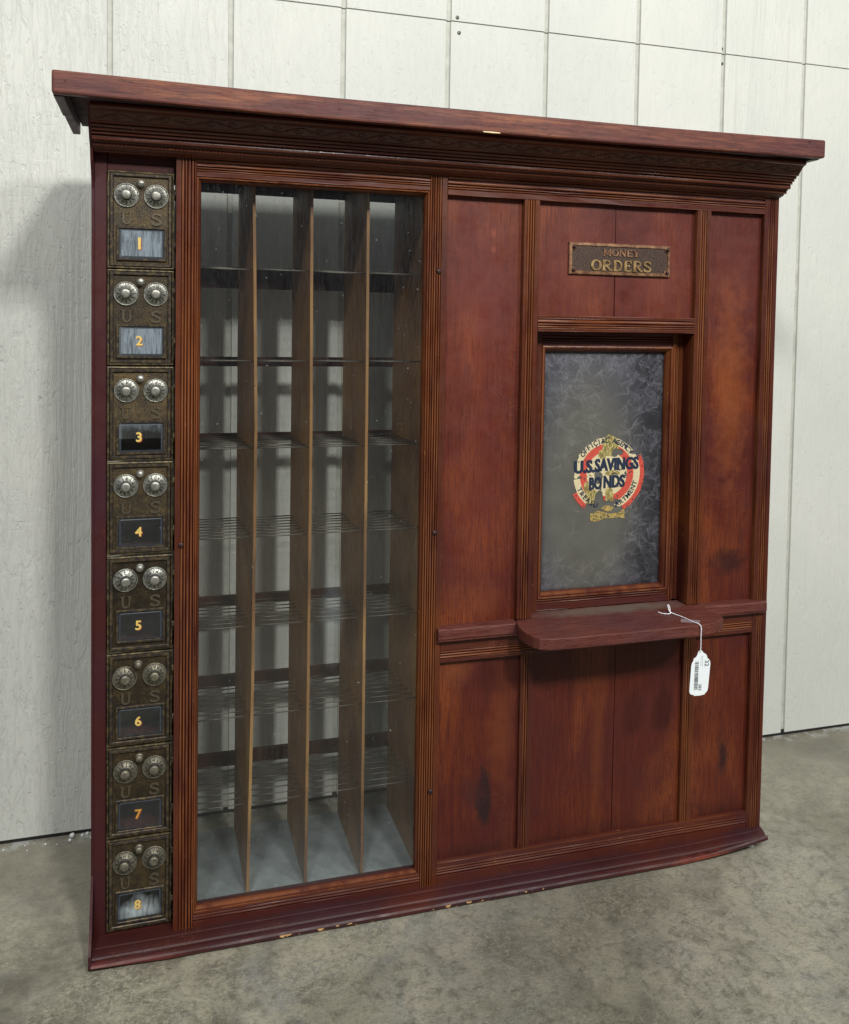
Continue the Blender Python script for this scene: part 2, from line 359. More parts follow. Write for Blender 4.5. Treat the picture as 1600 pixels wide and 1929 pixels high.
# clear glass with dust
def glass(name,dust=.03,wavy=.15,tint=(.86,.89,.87),gl=(1,1,1),extra=None):
    t=NT(name); g=t.pos()
    gs=t.pos((1,1,.09)); wn=t.m('ADD',t.noise(gs,34,3,.5,.8),t.m('MULTIPLY',t.noise(gs,120,2,.5,1.0),.35))
    nr=t.bump(wn,wavy,.004)
    tr=t.n('BsdfTransparent',Color=tint)
    glo=t.n('BsdfGlossy',Color=gl,Roughness=.03,Normal=nr)
    fr=t.n('LayerWeight',Blend=.5,Normal=t.n('NewGeometry').outputs['Normal'])
    fac=t.m('ADD',t.m('MULTIPLY',t.m('POWER',fr.outputs['Facing'],5.),.9),.055,clamp=True)
    sh=t.n('MixShader',i0=fac,i1=tr.outputs[0],i2=glo.outputs[0])
    df=t.n('BsdfDiffuse',Color=(.60,.68,.74))
    d=t.m('MULTIPLY',t.ramp(t.noise(g,7,6,.65,.5),(.30,.2),(.75,1.0)),dust)
    sp=t.m('MULTIPLY',t.ramp(t.noise(g,210,2,.5),(.72,0),(.76,1)),.22)
    d=t.m('ADD',d,sp)
    if extra:
        for cen,rad,amt in extra: d=t.m('ADD',d,t.m('MULTIPLY',t.blob(g,cen,rad,1.0,t.noise(g,20,5,.7)),amt))
    sh=t.n('MixShader',i0=d,i1=sh.outputs[0],i2=df.outputs[0])
    return t.end(sh.outputs[0])
M_glass=glass('old_pane_glass',.010,.55,tint=(.95,.965,.955),extra=[((.322,.013,.46),(.020,.2,.085),.10),((.28,.013,.03),(.26,.2,.13),.035)])  # narrow blob: reflected glow painted as pale film; wide blob: low dust haze
def pale_pane(name,amt,col=(.50,.58,.66),cen=None):
    t=NT(name); g=t.pos()
    st_=t.noise(t.pos((1,1,.10)),230,4,.7,1.2); d=t.m('MULTIPLY',t.ramp(st_,(.34,.25),(.60,1)),amt)
    if cen: d=t.m('MULTIPLY',d,t.blob(g,cen[0],cen[1],.7,t.noise(g,40,4,.6)))
    glo=t.n('BsdfGlossy',Roughness=.06); sh=t.n('MixShader',i0=.05,i1=t.n('BsdfTransparent',Color=(.95,.97,1)).outputs[0],i2=glo.outputs[0])
    return t.end(t.n('MixShader',i0=d,i1=sh.outputs[0],i2=t.n('BsdfDiffuse',Color=col).outputs[0]).outputs[0])
M_pale1=pale_pane('pale_view_pane',.42,(.44,.53,.62)); M_pale3=pale_pane('half_pale_view_pane',.42,cen=((.043,.01,.775),(.06,.2,.030))); M_pale8=pale_pane('pale_floor_view_pane',.5,(.60,.68,.70),cen=((.043,.01,.052),(.034,.2,.022)))  # pale film paints in the lit wall and box floor seen through the panes
M_bglass=glass('bevelled_box_glass',.03,.05,tint=(.95,.97,1.))
t=NT('bevel_glint'); M_bevel=t.end(t.n('MixShader',i0=.30,i1=t.n('BsdfTransparent',Color=(.8,.86,.92)).outputs[0],i2=t.bsdf(Base_Color=(.17,.21,.26),Roughness=.22,Specular_IOR_Level=1.0)).outputs[0])  # bluish body colour stands in for light caught on the bevel

# ------------------------------------------------------------------ SETTING
fl=MB()
fl.add([(-5,-7,0),(6,-7,0),(6,.345,0),(-5,.345,0)],[(0,1,2,3)])
floor=fl.build('floor',M_floor); tag(floor,kind='structure')
GX0,GP=-.01715,.2032; WY=.322
def wall_profile(shift):
    pr=[];x=-2.0-.0
    i0=-9;i1=24
    pr.append((GX0+GP*(i0-.5),WY,0))
    for i in range(i0,i1):
        c=GX0+GP*i+shift
        pr+=[(c-.0050,WY),(c-.0047,WY+.0042),(c+.0045,WY+.0042),(c+.0050,WY)]
    pr.append((GX0+GP*(i1-.5),WY))
    return pr
wall=empty('wall',(.5,WY,0)); tag(wall,kind='structure')
for nm,z0,z1,sh in (('siding_panel',.0065,1.4848,0),('siding_panel',1.4872,3.2,.0008)):
    pr=wall_profile(sh); mb=MB(); k=len(pr)
    nz=12
    vs=[(p[0],p[1],z0+(z1-z0)*j/nz) for j in range(nz+1) for p in pr]
    fs=[(j*k+i,j*k+i+1,(j+1)*k+i+1,(j+1)*k+i) for j in range(nz) for i in range(k-1)]
    mb.add(vs,fs)
    # top and bottom thickness
    for z in (z0,z1):
        vs=[(p[0],p[1],z) for p in pr]+[(p[0],WY+.011,z) for p in pr]
        mb.add(vs,[(i,i+1,i+1+k,i+k) for i in range(k-1)])
    o=mb.build(nm,[M_wall,M_groove],wall); o.location=(-.5,-WY,0)
    for p in o.data.polygons:
        if p.center.y>WY+.0027 and abs(p.normal.y)>.5: p.material_index=1
mb=MB(); mb.box(-2,5,WY+.0112,WY+.03,-.05,3.2); mb.box(-2,5,WY+.0012,WY+.0110,-.02,.012); o=mb.build('sheathing_gap_strip',M_gap,wall); o.location=(-.5,-WY,0)  # sheathing, plus a near-black strip painting the shade under the siding
for x,z in ((.6098,1.4935),(.6136,1.4649),(1.1999,1.4972),(1.2010,1.4664)):
    y0=WY+(.0042 if x>1 else 0)
    mb=MB(); mb.lathe([(.0038,.0),(.0036,-.0009),(.0012,-.0012),(.0,-.0012)],(x,y0,z),16)
    mb.box(x-.0022,x+.0022,y0-.0014,y0-.00125,z-.0004,z+.0004,1); mb.box(x-.0004,x+.0004,y0-.00155,y0-.0013,z-.0022,z+.0022,1)
    o=mb.build('wall_screw',[M_screw,M_gap],wall); o.location=(-.5,-WY,0)

# ------------------------------------------------------------------ CABINET
cab=empty('post_office_cabinet',(0,0,0))
tag(cab,'dark red wooden post office front with eight numbered brass boxes and a money orders window','cabinet')

def segs(*parts,s0=0,depth=.0026):
    """flute plan -> [(s,depth,wear)]; 'f' flat, 'r' half-round ridge, 'g' groove"""
    pts=[];s=s0
    for kind,w in parts:
        if kind=='f': pts+=[(s,0,.95),(s+.0005,0,.6),(s+w-.0005,0,.6),(s+w,0,.95)]
        elif kind=='r':
            for i in range(7):
                a=PI*i/6; pts.append((s+w/2-w/2*math.cos(a),depth*(1-math.sin(a))*.9,math.sin(a)))
        elif kind=='c':   # cove
            for i in range(5):
                a=PI*i/4; pts.append((s+w/2-w/2*math.cos(a),depth*math.sin(a)*.9,1-math.sin(a)))
        elif kind=='g': pts+=[(s+.0001,depth*1.15,0),(s+w-.0001,depth*1.15,0)]
        s+=w
    return pts
def vstile(name,x0,z0,z1,plan,y=0,yb=.018,mat=None,seed=0,lab=None):
    pr=[(x0+a,y+b,w) for a,b,w in segs(*plan)]
    x1=x0+sum(p[1] for p in plan)
    pr=[(x0,yb,-1)]+pr+[(x1,yb,-1)]
    mb=MB(); mb.extr(pr,'z',z0,z1,n=max(2,int((z1-z0)/.03)),jit=.0006,seed=seed)
    return mb.build(name,mat or M_stile,cab)
def hrail(name,x0,x1,ztop,plan,y=0,yb=.018,mat=None,seed=0):
    pr=[(y+b,ztop-a,w) for a,b,w in segs(*plan)]
    zb=ztop-sum(p[1] for p in plan)
    pr=[(yb,ztop,-1)]+pr+[(yb,zb,-1)]
    mb=MB(); mb.extr(pr,'x',x0,x1,n=max(2,int((x1-x0)/.03)),jit=.0006,seed=seed)
    return mb.build(name,mat or M_rail,cab)
G=.0006
# stiles
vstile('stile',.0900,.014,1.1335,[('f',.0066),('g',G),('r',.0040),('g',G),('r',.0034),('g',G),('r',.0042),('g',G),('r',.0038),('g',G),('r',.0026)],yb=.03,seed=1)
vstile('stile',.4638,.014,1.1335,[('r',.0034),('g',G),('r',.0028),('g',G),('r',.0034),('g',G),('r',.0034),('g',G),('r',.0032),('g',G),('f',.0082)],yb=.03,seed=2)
vstile('stile',.6202,.4325,1.1040,[('f',.0044),('g',G),('r',.0040),('g',G),('r',.0034),('g',G),('r',.0038),('g',G),('f',.0076)],yb=.050,seed=3)
vstile('stile',.9345,.4325,1.1040,[('f',.0052),('g',G),('r',.0038),('g',G),('r',.0034),('g',G),('r',.0040),('g',G),('f',.0072)],yb=.050,seed=4)
vstile('stile',1.0675,.014,1.1335,[('f',.0070),('g',G),('r',.0038),('g',G),('r',.0036),('g',G),('r',.0038),('g',G),('f',.0074)],yb=.060,seed=5)
vstile('stile',.6306,.050,.3728,[('f',.0040),('g',G),('r',.0036),('g',G),('r',.0034),('g',G),('f',.0072)],seed=6,y=.003)
vstile('stile',.9330,.050,.3728,[('f',.0040),('g',G),('r',.0036),('g',G),('r',.0034),('g',G),('f',.0090)],seed=7,y=.003)
# rails
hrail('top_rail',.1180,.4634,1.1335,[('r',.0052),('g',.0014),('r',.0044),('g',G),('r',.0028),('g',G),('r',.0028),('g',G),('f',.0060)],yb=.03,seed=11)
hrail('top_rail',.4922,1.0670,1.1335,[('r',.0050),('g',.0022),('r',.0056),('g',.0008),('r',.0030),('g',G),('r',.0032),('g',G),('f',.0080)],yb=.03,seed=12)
hrail('window_head_rail',.6468,.9342,.9218,[('f',.0048),('g',.0012),('r',.0060),('g',G),('r',.0030),('g',G),('r',.0032),('g',G),('f',.0050)],yb=.050,seed=13)
hrail('middle_rail',.4922,.6300,.4075,[('f',.0150),('g',.0010),('r',.0036),('g',G),('r',.0032),('g',G),('r',.0040),('g',G),('f',.0050)],seed=14,y=.001)
hrail('middle_rail',.6300,1.0670,.4075,[('f',.0140),('g',.0008),('r',.0034),('g',G),('r',.0032),('g',G),('r',.0038),('g',G),('f',.0070)],seed=15,y=.001)
hrail('bottom_rail',.1180,.4634,.0366,[('f',.0020),('g',G),('r',.0040),('g',G),('r',.0036),('g',.0012),('f',.0110)],seed=16,y=.0,yb=.03,mat=M_bottom)
hrail('bottom_rail',.4922,1.0670,.0505,[('f',.0070),('g',G),('r',.0040),('g',G),('r',.0036),('g',G),('r',.0040),('g',.0012),('f',.0150)],seed=17,y=.001,mat=M_bottom)
# middle rail nosings
for x0,x1 in ((.4850,.6192),(.9515,1.0888)):
    mb=MB(); mb.extr([(.012,.4300),(-.0075,.4300),(-.0100,.4280),(-.0105,.4135),(-.0085,.4125),(-.0085,.4095),(-.0050,.4083),(.012,.4083)],'x',x0,x1,n=5,jit=.0003,seed=20)
    mb.build('rail_nosing',M_ledge,cab,bevel=.0012)
# door bead round the big pane
def bead(name,x0,x1,z0,z1,y0,y1,w,mat,extra=None):
    pr=[(0,y0+.004,.2),(0.0003,y0+.0006,.6),(w*.18,y0,1),(w*.36,y0+.0004,.8),(w*.42,y0+.0024,.1),(w*.50,y0+.0020,.7),(w*.74,y0+(y1-y0)*.45,.9),(w*.95,y0+(y1-y0)*.85,.6),(w,y1,.2)]
    mb=MB(); mb.ring(x0,x1,z0,z1,pr); return mb.build(name,mat,cab)
bead('glazing_bead',.1176,.4636,.0362,1.1082,.0012,.0125,.0068,M_sash)
mb=MB(); mb.add([(.1185,.0135,.0375),(.4625,.0135,.0375),(.4625,.0135,1.107),(.1185,.0135,1.107)],[(0,1,2,3)]); pane=mb.build('glass_pane',M_glass,cab)
# panels
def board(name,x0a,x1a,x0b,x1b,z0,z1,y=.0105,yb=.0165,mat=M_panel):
    """a = bottom, b = top; slightly wavy face"""
    nx,nz=6,24; vs=[];fs=[]
    for j in range(nz+1):
        t_=j/nz; xa=x0a+(x0b-x0a)*t_; xb=x1a+(x1b-x1a)*t_
        for i in range(nx+1):
            x=xa+(xb-xa)*i/nx; z=z0+(z1-z0)*t_
            vs.append((x,y+.0007*noise.noise(Vector((x*9,3.1,z*4))),z))
    k=nx+1
    fs=[(j*k+i,j*k+i+1,(j+1)*k+i+1,(j+1)*k+i) for j in range(nz) for i in range(nx)]
    mb=MB(); mb.add(vs,fs,smooth=True)
    b=[(x0a,yb,z0),(x1a,yb,z0),(x1b,yb,z1),(x0b,yb,z1)]
    fr=[vs[0],vs[nx],vs[nz*k+nx],vs[nz*k]]
    mb.add(fr+b,[(0,4,5,1),(1,5,6,2),(2,6,7,3),(3,7,4,0),(7,6,5,4)])
    return mb.build(name,mat,cab)
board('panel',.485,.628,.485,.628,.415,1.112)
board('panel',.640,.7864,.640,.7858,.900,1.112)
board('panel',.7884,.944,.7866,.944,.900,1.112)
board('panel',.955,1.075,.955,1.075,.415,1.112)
board('panel',.485,.638,.485,.638,.030,.392)
board('panel',.648,.8042,.648,.8052,.030,.392)
board('panel',.8062,.940,.8066,.940,.030,.392,y=.0112)
board('panel',.950,1.075,.950,1.075,.030,.392)
mb=MB(); mb.box(.478,1.090,.0600,.0680,.016,1.134); mb.build('light_block_board',M_dark,cab)  # board added behind the panels to block light at the seams
# nail holes
for x,z in ((.5715,.1375),(1.0225,.147)):
    mb=MB(); mb.lathe([(.0022,-.0004),(.0012,.0004),(0,.0005)],(x,.0100,z),12); mb.build('nail_hole',M_gap,cab)
# round headed screws on the stiles
for x,z in ((.4795,.9863),(.4795,.5802),(.4795,.1695),(.0984,.5825)):
    mb=MB(); mb.lathe([(.0042,.0006),(.0040,-.0010),(.0026,-.0020),(0,-.0024)],(x,.0,z),16)
    mb.box(x-.0004,x+.0004,-.00265,-.0018,z-.0030,z+.0030,1)
    mb.build('screw',[M_ironscrew,M_gap],cab)

# --- left column frame
def sidepanel():
    mb=MB()
    pts=[(.235,.003),(-.033,.003),(-.034,.010),(-.0325,.022),(-.024,.034),(-.014,.050),(-.004,.070),(.006,.090),(.0145,.108),(.0150,.13),
         (.0150,1.085),(.012,1.095),(.004,1.108),(-.006,1.122),(-.013,1.138),(-.018,1.142),(-.026,1.147),(-.034,1.156),(-.042,1.163),(-.050,1.172),(-.058,1.180),(-.0625,1.187),(.235,1.187)]
    k=len(pts); vs=[(-.0232,y,z) for y,z in pts]+[(-.0196,y,z) for y,z in pts]
    mb.add(vs,[tuple(range(k)),tuple(range(2*k-1,k-1,-1))]+[(i,(i+1)%k,(i+1)%k+k,i+k) for i in range(k)])
    return mb.build('side_panel',M_side,cab)
sidepanel()
mb=MB(); mb.box(-.0195,-.0030,.0140,.0300,.0135,1.1335); mb.build('stile',M_side,cab,bevel=.001)
mb=MB(); mb.box(-.0026,.0894,.0150,.0300,1.1120,1.1220); mb.box(-.0026,.0894,.0180,.0300,1.1222,1.1345); mb.build('top_rail',M_side,cab,bevel=.0008)
mb=MB(); mb.box(-.0026,.0894,.0150,.0300,.0130,.0235); mb.build('bottom_rail',M_bottom,cab,bevel=.0008)

# --- base moulding
def lift(P):
    x,y,z=P
    l=0
    if x>.90: l+=.018*((x-.90)/.1955)**1.6*(1 if z<.011 else .35)
    if x<.09: l+=.005*((.09-x)/.11)*(1 if z<.006 else .1)
    return (x,y,z+l)
mb=MB()
bp=[(.020,.0005),(-.0335,.0005),(-.0365,.0018),(-.0385,.0045),(-.0382,.0080),(-.0362,.0105),(-.0330,.0118),(-.0295,.0120),(-.0285,.0116),(-.0283,.0128),(-.0262,.0146),(-.0220,.0160),(-.0165,.0166),(-.0120,.0166),(-.0108,.0150),(-.0100,.0148),(-.0080,.0160),(.020,.0172)]
def basefn(P):
    x,y,z=P
    if x>1.08: x=x-max(0,-y)*.35*((x-1.08)/.0165)
    return lift((x,y,z))
mb.extr(bp,'x',-.0194,1.0962,n=120,jit=.0007,seed=31,fn=basefn,smooth=False)
mb.build('base_moulding',M_base,cab)
mb=MB(); mb.lathe([(.0085,0),(.0085,.010),(.0060,.0135),(0,.0135)],(1.0645,-.013,0),20,axis='z'); mb.build('foot_glide',M_glide,cab)
# end plate for base underside
mb=MB(); mb.box(.0,1.09,.021,.235,.004,.0115); mb.build('case_bottom',M_dark,cab)

# --- crown
cr=[(.020,1.1335),(-.0005,1.1335),(-.0020,1.1348),(-.0060,1.1352),(-.0090,1.1372),(-.0115,1.1400)]
# (rope sits here)
cr+=[(-.0130,1.1425),(-.0185,1.1432),(-.0190,1.1450)]
def bead2(y,z,dy,dz,n=6,bul=.5):
    """convex bead from (y,z) going to (y+dy,z+dz) bulging outward/downward"""
    out=[];L=math.hypot(dy,dz); nx,nz=-dz/L,dy/L
    if nx>0: nx,nz=-nx,-nz
    for i in range(n+1):
        t_=i/n; b=math.sin(PI*t_)*L*bul
        out.append((y+dy*t_+nx*b,z+dz*t_+nz*b,math.sin(PI*t_)))
    return out
cr+=bead2(-.0195,1.1452,-.0060,.0062,bul=.42)
cr+=[(-.0245,1.1518,.0),(-.0255,1.1524,0)]+bead2(-.0262,1.1524,-.0036,.0034,bul=.5)
cr+=[(-.0288,1.1562,0),(-.0300,1.1566,0)]+bead2(-.0305,1.1566,-.0042,.0030,bul=.45)
cr+=[(-.0335,1.1598,0),(-.0350,1.1602,0)]+bead2(-.0355,1.1602,-.0040,.0026,bul=.35)
cr+=[(-.0385,1.1634,0),(-.0420,1.1640,.2),(-.0450,1.1646,.6),(-.0455,1.1658,.8)]
A0=(-.0450,1.1664); A1=(-.0545,1.1768)
cr+=[(A0[0],A0[1],.25),(A1[0],A1[1],.25),(-.0560,1.1770,.6),(-.0562,1.1782,.8)]+bead2(-.0565,1.1784,-.0045,.0082,bul=.40)
cr+=[(-.060,1.1880,.2),(.020,1.1880,.2)]
mb=MB(); mb.extr([(p[0],p[1],(p[2] if len(p)>2 else .4)) for p in cr],'x',-.0194,1.0975,n=60,jit=.0003,seed=41)
mb.build('crown_moulding',M_crown,cab)
# twisted rope bead
mb=MB(); n=1240; seg=9; vs=[];r0=.0030;pit=.0052
for i in range(n+1):
    x=-.0194+(1.0975+.0194)*i/n
    for j in range(seg):
        a=2*PI*j/seg; r=r0*(1+.16*math.cos(2*PI*x/pit+a))
        vs.append((x,-.0138+r*math.cos(a),1.1412+r*math.sin(a)))
mb.add(vs,[(i*seg+j,i*seg+(j+1)%seg,(i+1)*seg+(j+1)%seg,(i+1)*seg+j) for i in range(n) for j in range(seg)],0,[.8]*len(vs),True)
mb.build('rope_bead',M_crown,cab)
# carved vine
mb=MB(); ax=Vector((0,A1[0]-A0[0],A1[1]-A0[1])); L=ax.length; ax/=L; nrm=Vector((0,-ax.z,ax.y))
def cp(x,s,h=0): return Vector((x,A0[0],A0[1]))+ax*(L*s)+nrm*h
per=.0605; x=-.015; pts=[]
while x<1.094: pts.append(cp(x,.5+.30*math.sin(2*PI*x/per),.0003)); x+=.003
mb.tube(pts,.0010,6)
k=0; x=-.01
while x<1.075:
    up=1 if math.sin(2*PI*(x+per/4)/per)<0 else -1
    c0=x+per/4; sgn=-1 if math.sin(2*PI*c0/per)>0 else 1
    # curl
    pts=[]
    for i in range(12):
        a=i/11*2.2*PI; r=.0042*(1-i/14)
        pts.append(cp(c0+.006+r*math.cos(a)*1.5,min(.92,max(.08,.5+sgn*.05+sgn*r*math.sin(a)/L*1.1)),.0002))
    mb.tube(pts,.0008,5)
    for i in range(6):
        q=cp(c0-.010+i*.0034,.5+sgn*(.02-.09*(i%2)),.0001); rr=.0013
        mb.tube([q-Vector((.0011,0,0)),q,q+Vector((.0011,0,0))],[.0002,rr,.0002],5)
    x+=per/2
mb.build('carved_vine',M_crown,cab)

# --- cap
mb=MB()
n=40
def capsag(P):
    x,y,z=P; u=(x+.063)/1.178
    return (x,y,z-.0045*math.sin(PI*u)*1.0)
mb.extr([(-.0715,1.1880),(-.0850,1.1880),(-.0850,1.2175),(-.0715,1.2175)],'x',-.0630,1.1152,n=n,jit=.0003,seed=51,fn=capsag)
mb.build('cap_fascia',M_cap,cab,bevel=.0028)
for x0,x1 in ((-.0625,-.0500),(1.1020,1.1147)):
    mb=MB(); mb.box(x0,x1,-.0712,.040,1.1872,1.2165); mb.box(x0+.0012,x1-.0004,.041,.166,1.1880,1.2160); mb.build('cap_return',M_side,cab,bevel=.001)
mb=MB(); mb.box(-.0496,1.1016,-.0712,.184,1.2050,1.2168); mb.build('cap_board',M_dark,cab)
for x,z in ((-.047,1.2035),(.305,1.1985),(1.083,1.2125)):
    mb=MB(); mb.lathe([(.0014,-.0002),(.0007,.0006),(0,.0006)],(x,-.0853,z),8); mb.build('nail_hole',M_gap,cab)
mb=MB(); mb.poly([(.5155,1.1848),(.5270,1.1853),(.5420,1.1848),(.5430,1.1836),(.530,1.1832),(.517,1.1835)],-.0856,-.0845); mb.build('bare_chip',simple('bare_wood',(.70,.58,.34),.7),cab)

# --- sash window
vstile('window_jamb',.9210,.4325,.8962,[('f',.0030),('g',G),('r',.0034),('g',G),('f',.0058)],y=.034,yb=.050,mat=M_sash,seed=61)
sash=empty('window_sash'); sash.parent=cab
def sub(o): o.parent=sash; return o
sub(vstile('sash_stile',.6475,.4325,.8960,[('f',.0070),('g',G),('r',.0036),('g',G),('f',.0082)],y=.029,yb=.048,mat=M_sash,seed=62))
sub(vstile('sash_stile',.9122,.4325,.8960,[('f',.0022),('g',G),('r',.0036),('g',G),('r',.0020)],y=.029,yb=.048,mat=M_sash,seed=63))
sub(hrail('sash_rail',.6682,.9120,.8960,[('f',.0060),('g',G),('r',.0040),('g',G),('r',.0036),('g',G),('f',.0072)],y=.031,yb=.048,mat=M_bottom,seed=64))
sub(hrail('sash_rail',.6682,.9120,.4518,[('g',G),('r',.0036),('g',G),('r',.0034),('g',G),('f',.0100)],y=.030,yb=.048,mat=M_bottom,seed=65))
sub(bead('sash_bead',.6680,.9124,.4520,.8730,.0275,.0405,.0105,M_sash))

# frosted glue-chip glass: feather strokes rasterised to a colour attribute on a real mesh
def frosted():
    x0,x1,z0,z1=.6775,.9040,.4605,.8640; st=.0007
    nx=int((x1-x0)/st); nz=int((z1-z0)/st); img=np.zeros((nz+1,nx+1))
    X,Z=np.meshgrid(np.linspace(0,1,nx+1),np.linspace(0,1,nz+1))
    def stamp(px,pz,val,r=1.0):
        i=int(px); j=int(pz)
        for dj in (-2,-1,0,1,2):
            for di in (-2,-1,0,1,2):
                a=i+di;b=j+dj
                if 0<=a<=nx and 0<=b<=nz:
                    d=math.hypot(px-a,pz-b)
                    v=val*max(0,1-d/1.9)
                    if v>img[b,a]: img[b,a]=v
    for s in range(560):
        u=rng.random(); v=rng.random()
        zone=(u>.68) or (v>.80 and (u<.45 or u>.68 or v>.92)) or (v<.14) or (rng.random()<.42 and v>.52 and u<.5) or rng.random()<.03
        if not zone: continue
        amp=.8 if (u>.70 or v>.86) else .5
        if v<.16: amp=.5
        cx=u*nx; cz=v*nz; base=rng.random()*6.28; spread=rng.uniform(.7,2.2); k=rng.integers(3,7)
        for q in range(k):
            a=base+spread*q/k+rng.normal(0,.08); Ls=rng.uniform(16,44); curv=rng.normal(0,.020); px,pz=cx,cz
            b0=amp*rng.uniform(.35,1.0)
            for m_ in range(int(Ls*1.5)):
                f=m_/(Ls*1.5); stamp(px,pz,b0*(1-f*.7)); px+=math.cos(a)*.66; pz+=math.sin(a)*.66; a+=curv
    vs=[];cols=[]
    for j in range(nz+1):
        for i in range(nx+1):
            x=x0+i*st; z=z0+j*st; u=i/nx; v=j/nz
            vs.append((x,.0412,z))
    nn=np.array([[noise.fractal(Vector((i*st*28,2.2,j*st*28)),.7,2.1,4) for i in range(0,nx+1)] for j in range(0,nz+1)])
    # smooth rubbed middle is paler and greener, rim darker
    rub=np.clip(1-np.hypot((X-.38)/.52,(Z-.40)/.62),0,1); rub=np.clip(rub*2.2,0,1)
    right=np.clip((X-.60)/.25,0,1)
    base=.058+.036*rub-.026*right+.012*nn+.012*np.clip((Z-.6)*2,0,1)*(1-right)
    edge=np.minimum(np.minimum(X,1-X)*nx,np.minimum(Z,1-Z)*nz); base=base*np.clip(.6+edge/30,0,1)
    lum=np.clip(base+img*.105,.012,1)
    r=lum*(1.0+.06*rub); g_=lum*(1.0+.05*rub); b=lum*(1.18-.26*rub)
    colr=np.stack([r,g_,b,np.ones_like(r)],-1).reshape(-1,4)
    k=nx+1
    fs=[(j*k+i,j*k+i+1,(j+1)*k+i+1,(j+1)*k+i) for j in range(nz) for i in range(nx)]
    mb=MB(); mb.add(vs,fs)
    mb.box(x0,x1,.0414,.0444,z0,z1)
    o=mb.build('frosted_pane',M_gap,None)
    at=o.data.color_attributes.new('frost','FLOAT_COLOR','POINT')
    full=np.concatenate([colr,np.tile([.04,.04,.045,1],(8,1))]); at.data.foreach_set('color',full.astype(np.float32).ravel())
    t=NT('glue_chip_glass'); c=t.attr('frost').outputs['Color']
    hb=t.n('SeparateColor',Color=c).outputs[0]
    m=t.end(t.bsdf(Base_Color=c,Roughness=t.n('MapRange',Value=hb,From_Min=.03,From_Max=.14,To_Min=.30,To_Max=.5).outputs[0],Specular_IOR_Level=.35,Normal=t.bump(hb,.5,.004)))
    o.data.materials[0]=m; o.parent=sash
    return o
frosted()

# ------------------------------------------------------------------ lettering helpers
def text_geo(s,size,offset=0,align='CENTER',sx=1.0):
    cu=bpy.data.curves.new('t','FONT'); cu.body=s; cu.size=size; cu.offset=offset; cu.align_x=align; cu.align_y='CENTER'; cu.resolution_u=3
    cu.fill_mode='FRONT'
    o=bpy.data.objects.new('t',cu); COL.objects.link(o)
    dg=bpy.context.evaluated_depsgraph_get(); me=bpy.data.meshes.new_from_object(o.evaluated_get(dg))
    vs=[(v.co.x*sx,v.co.y) for v in me.vertices]; fs=[tuple(p.vertices) for p in me.polygons]
    bpy.data.objects.remove(o); bpy.data.curves.remove(cu); bpy.data.meshes.remove(me)
    return vs,fs
def add_text(mb,s,size,x,z,y,mi=0,rot=0,offset=0,sx=1.0,plane='xz',align='CENTER'):
    vs,fs=text_geo(s,size,offset,align,sx); c,sn=math.cos(rot),math.sin(rot)
    mb.add([(x+a*c-b*sn,y,z+a*sn+b*c) for a,b in vs],fs,mi)
def ribbon(mb,pts,w,y0,y1,closed=False,mi=0,T=None):
    P=[np.array(p,float) for p in pts]; n=len(P); L=[];R=[]
    for i in range(n):
        if closed: a=P[(i-1)%n]; b=P[(i+1)%n]
        else: a=P[max(i-1,0)]; b=P[min(i+1,n-1)]
        d=(b-a)/ (np.linalg.norm(b-a)+1e-9); nn=np.array([-d[1],d[0]])
        ww=w[i] if isinstance(w,(list,tuple)) else w
        L.append(P[i]+nn*ww/2); R.append(P[i]-nn*ww/2)
    m=n if closed else n-1
    vs=[];fs=[]
    for i in range(n):
        for q,y in ((L[i],y0),(R[i],y0),(L[i],y1),(R[i],y1)):
            X,Zc=T(q[0],q[1]) if T else (q[0],q[1]); vs.append((X,y,Zc))
    for i in range(m):
        a=4*i; b=4*((i+1)%n)
        fs+=[(a,a+1,b+1,b),(a+2,b+2,b+3,a+3),(a,b,b+2,a+2),(a+1,a+3,b+3,b+1)]
    if not closed: fs+=[(0,2,3,1),(4*(n-1),4*(n-1)+1,4*(n-1)+3,4*(n-1)+2)]
    mb.add(vs,fs,mi)
def arc(cx,cy,rx,ry,a0,a1,n=12): return [(cx+rx*math.cos(math.radians(a0+(a1-a0)*i/n)),cy+ry*math.sin(math.radians(a0+(a1-a0)*i/n))) for i in range(n+1)]
TK,TN=.20,.11
def H_(x,y,l): return ([(x-l/2,y),(x+l/2,y)],.07)
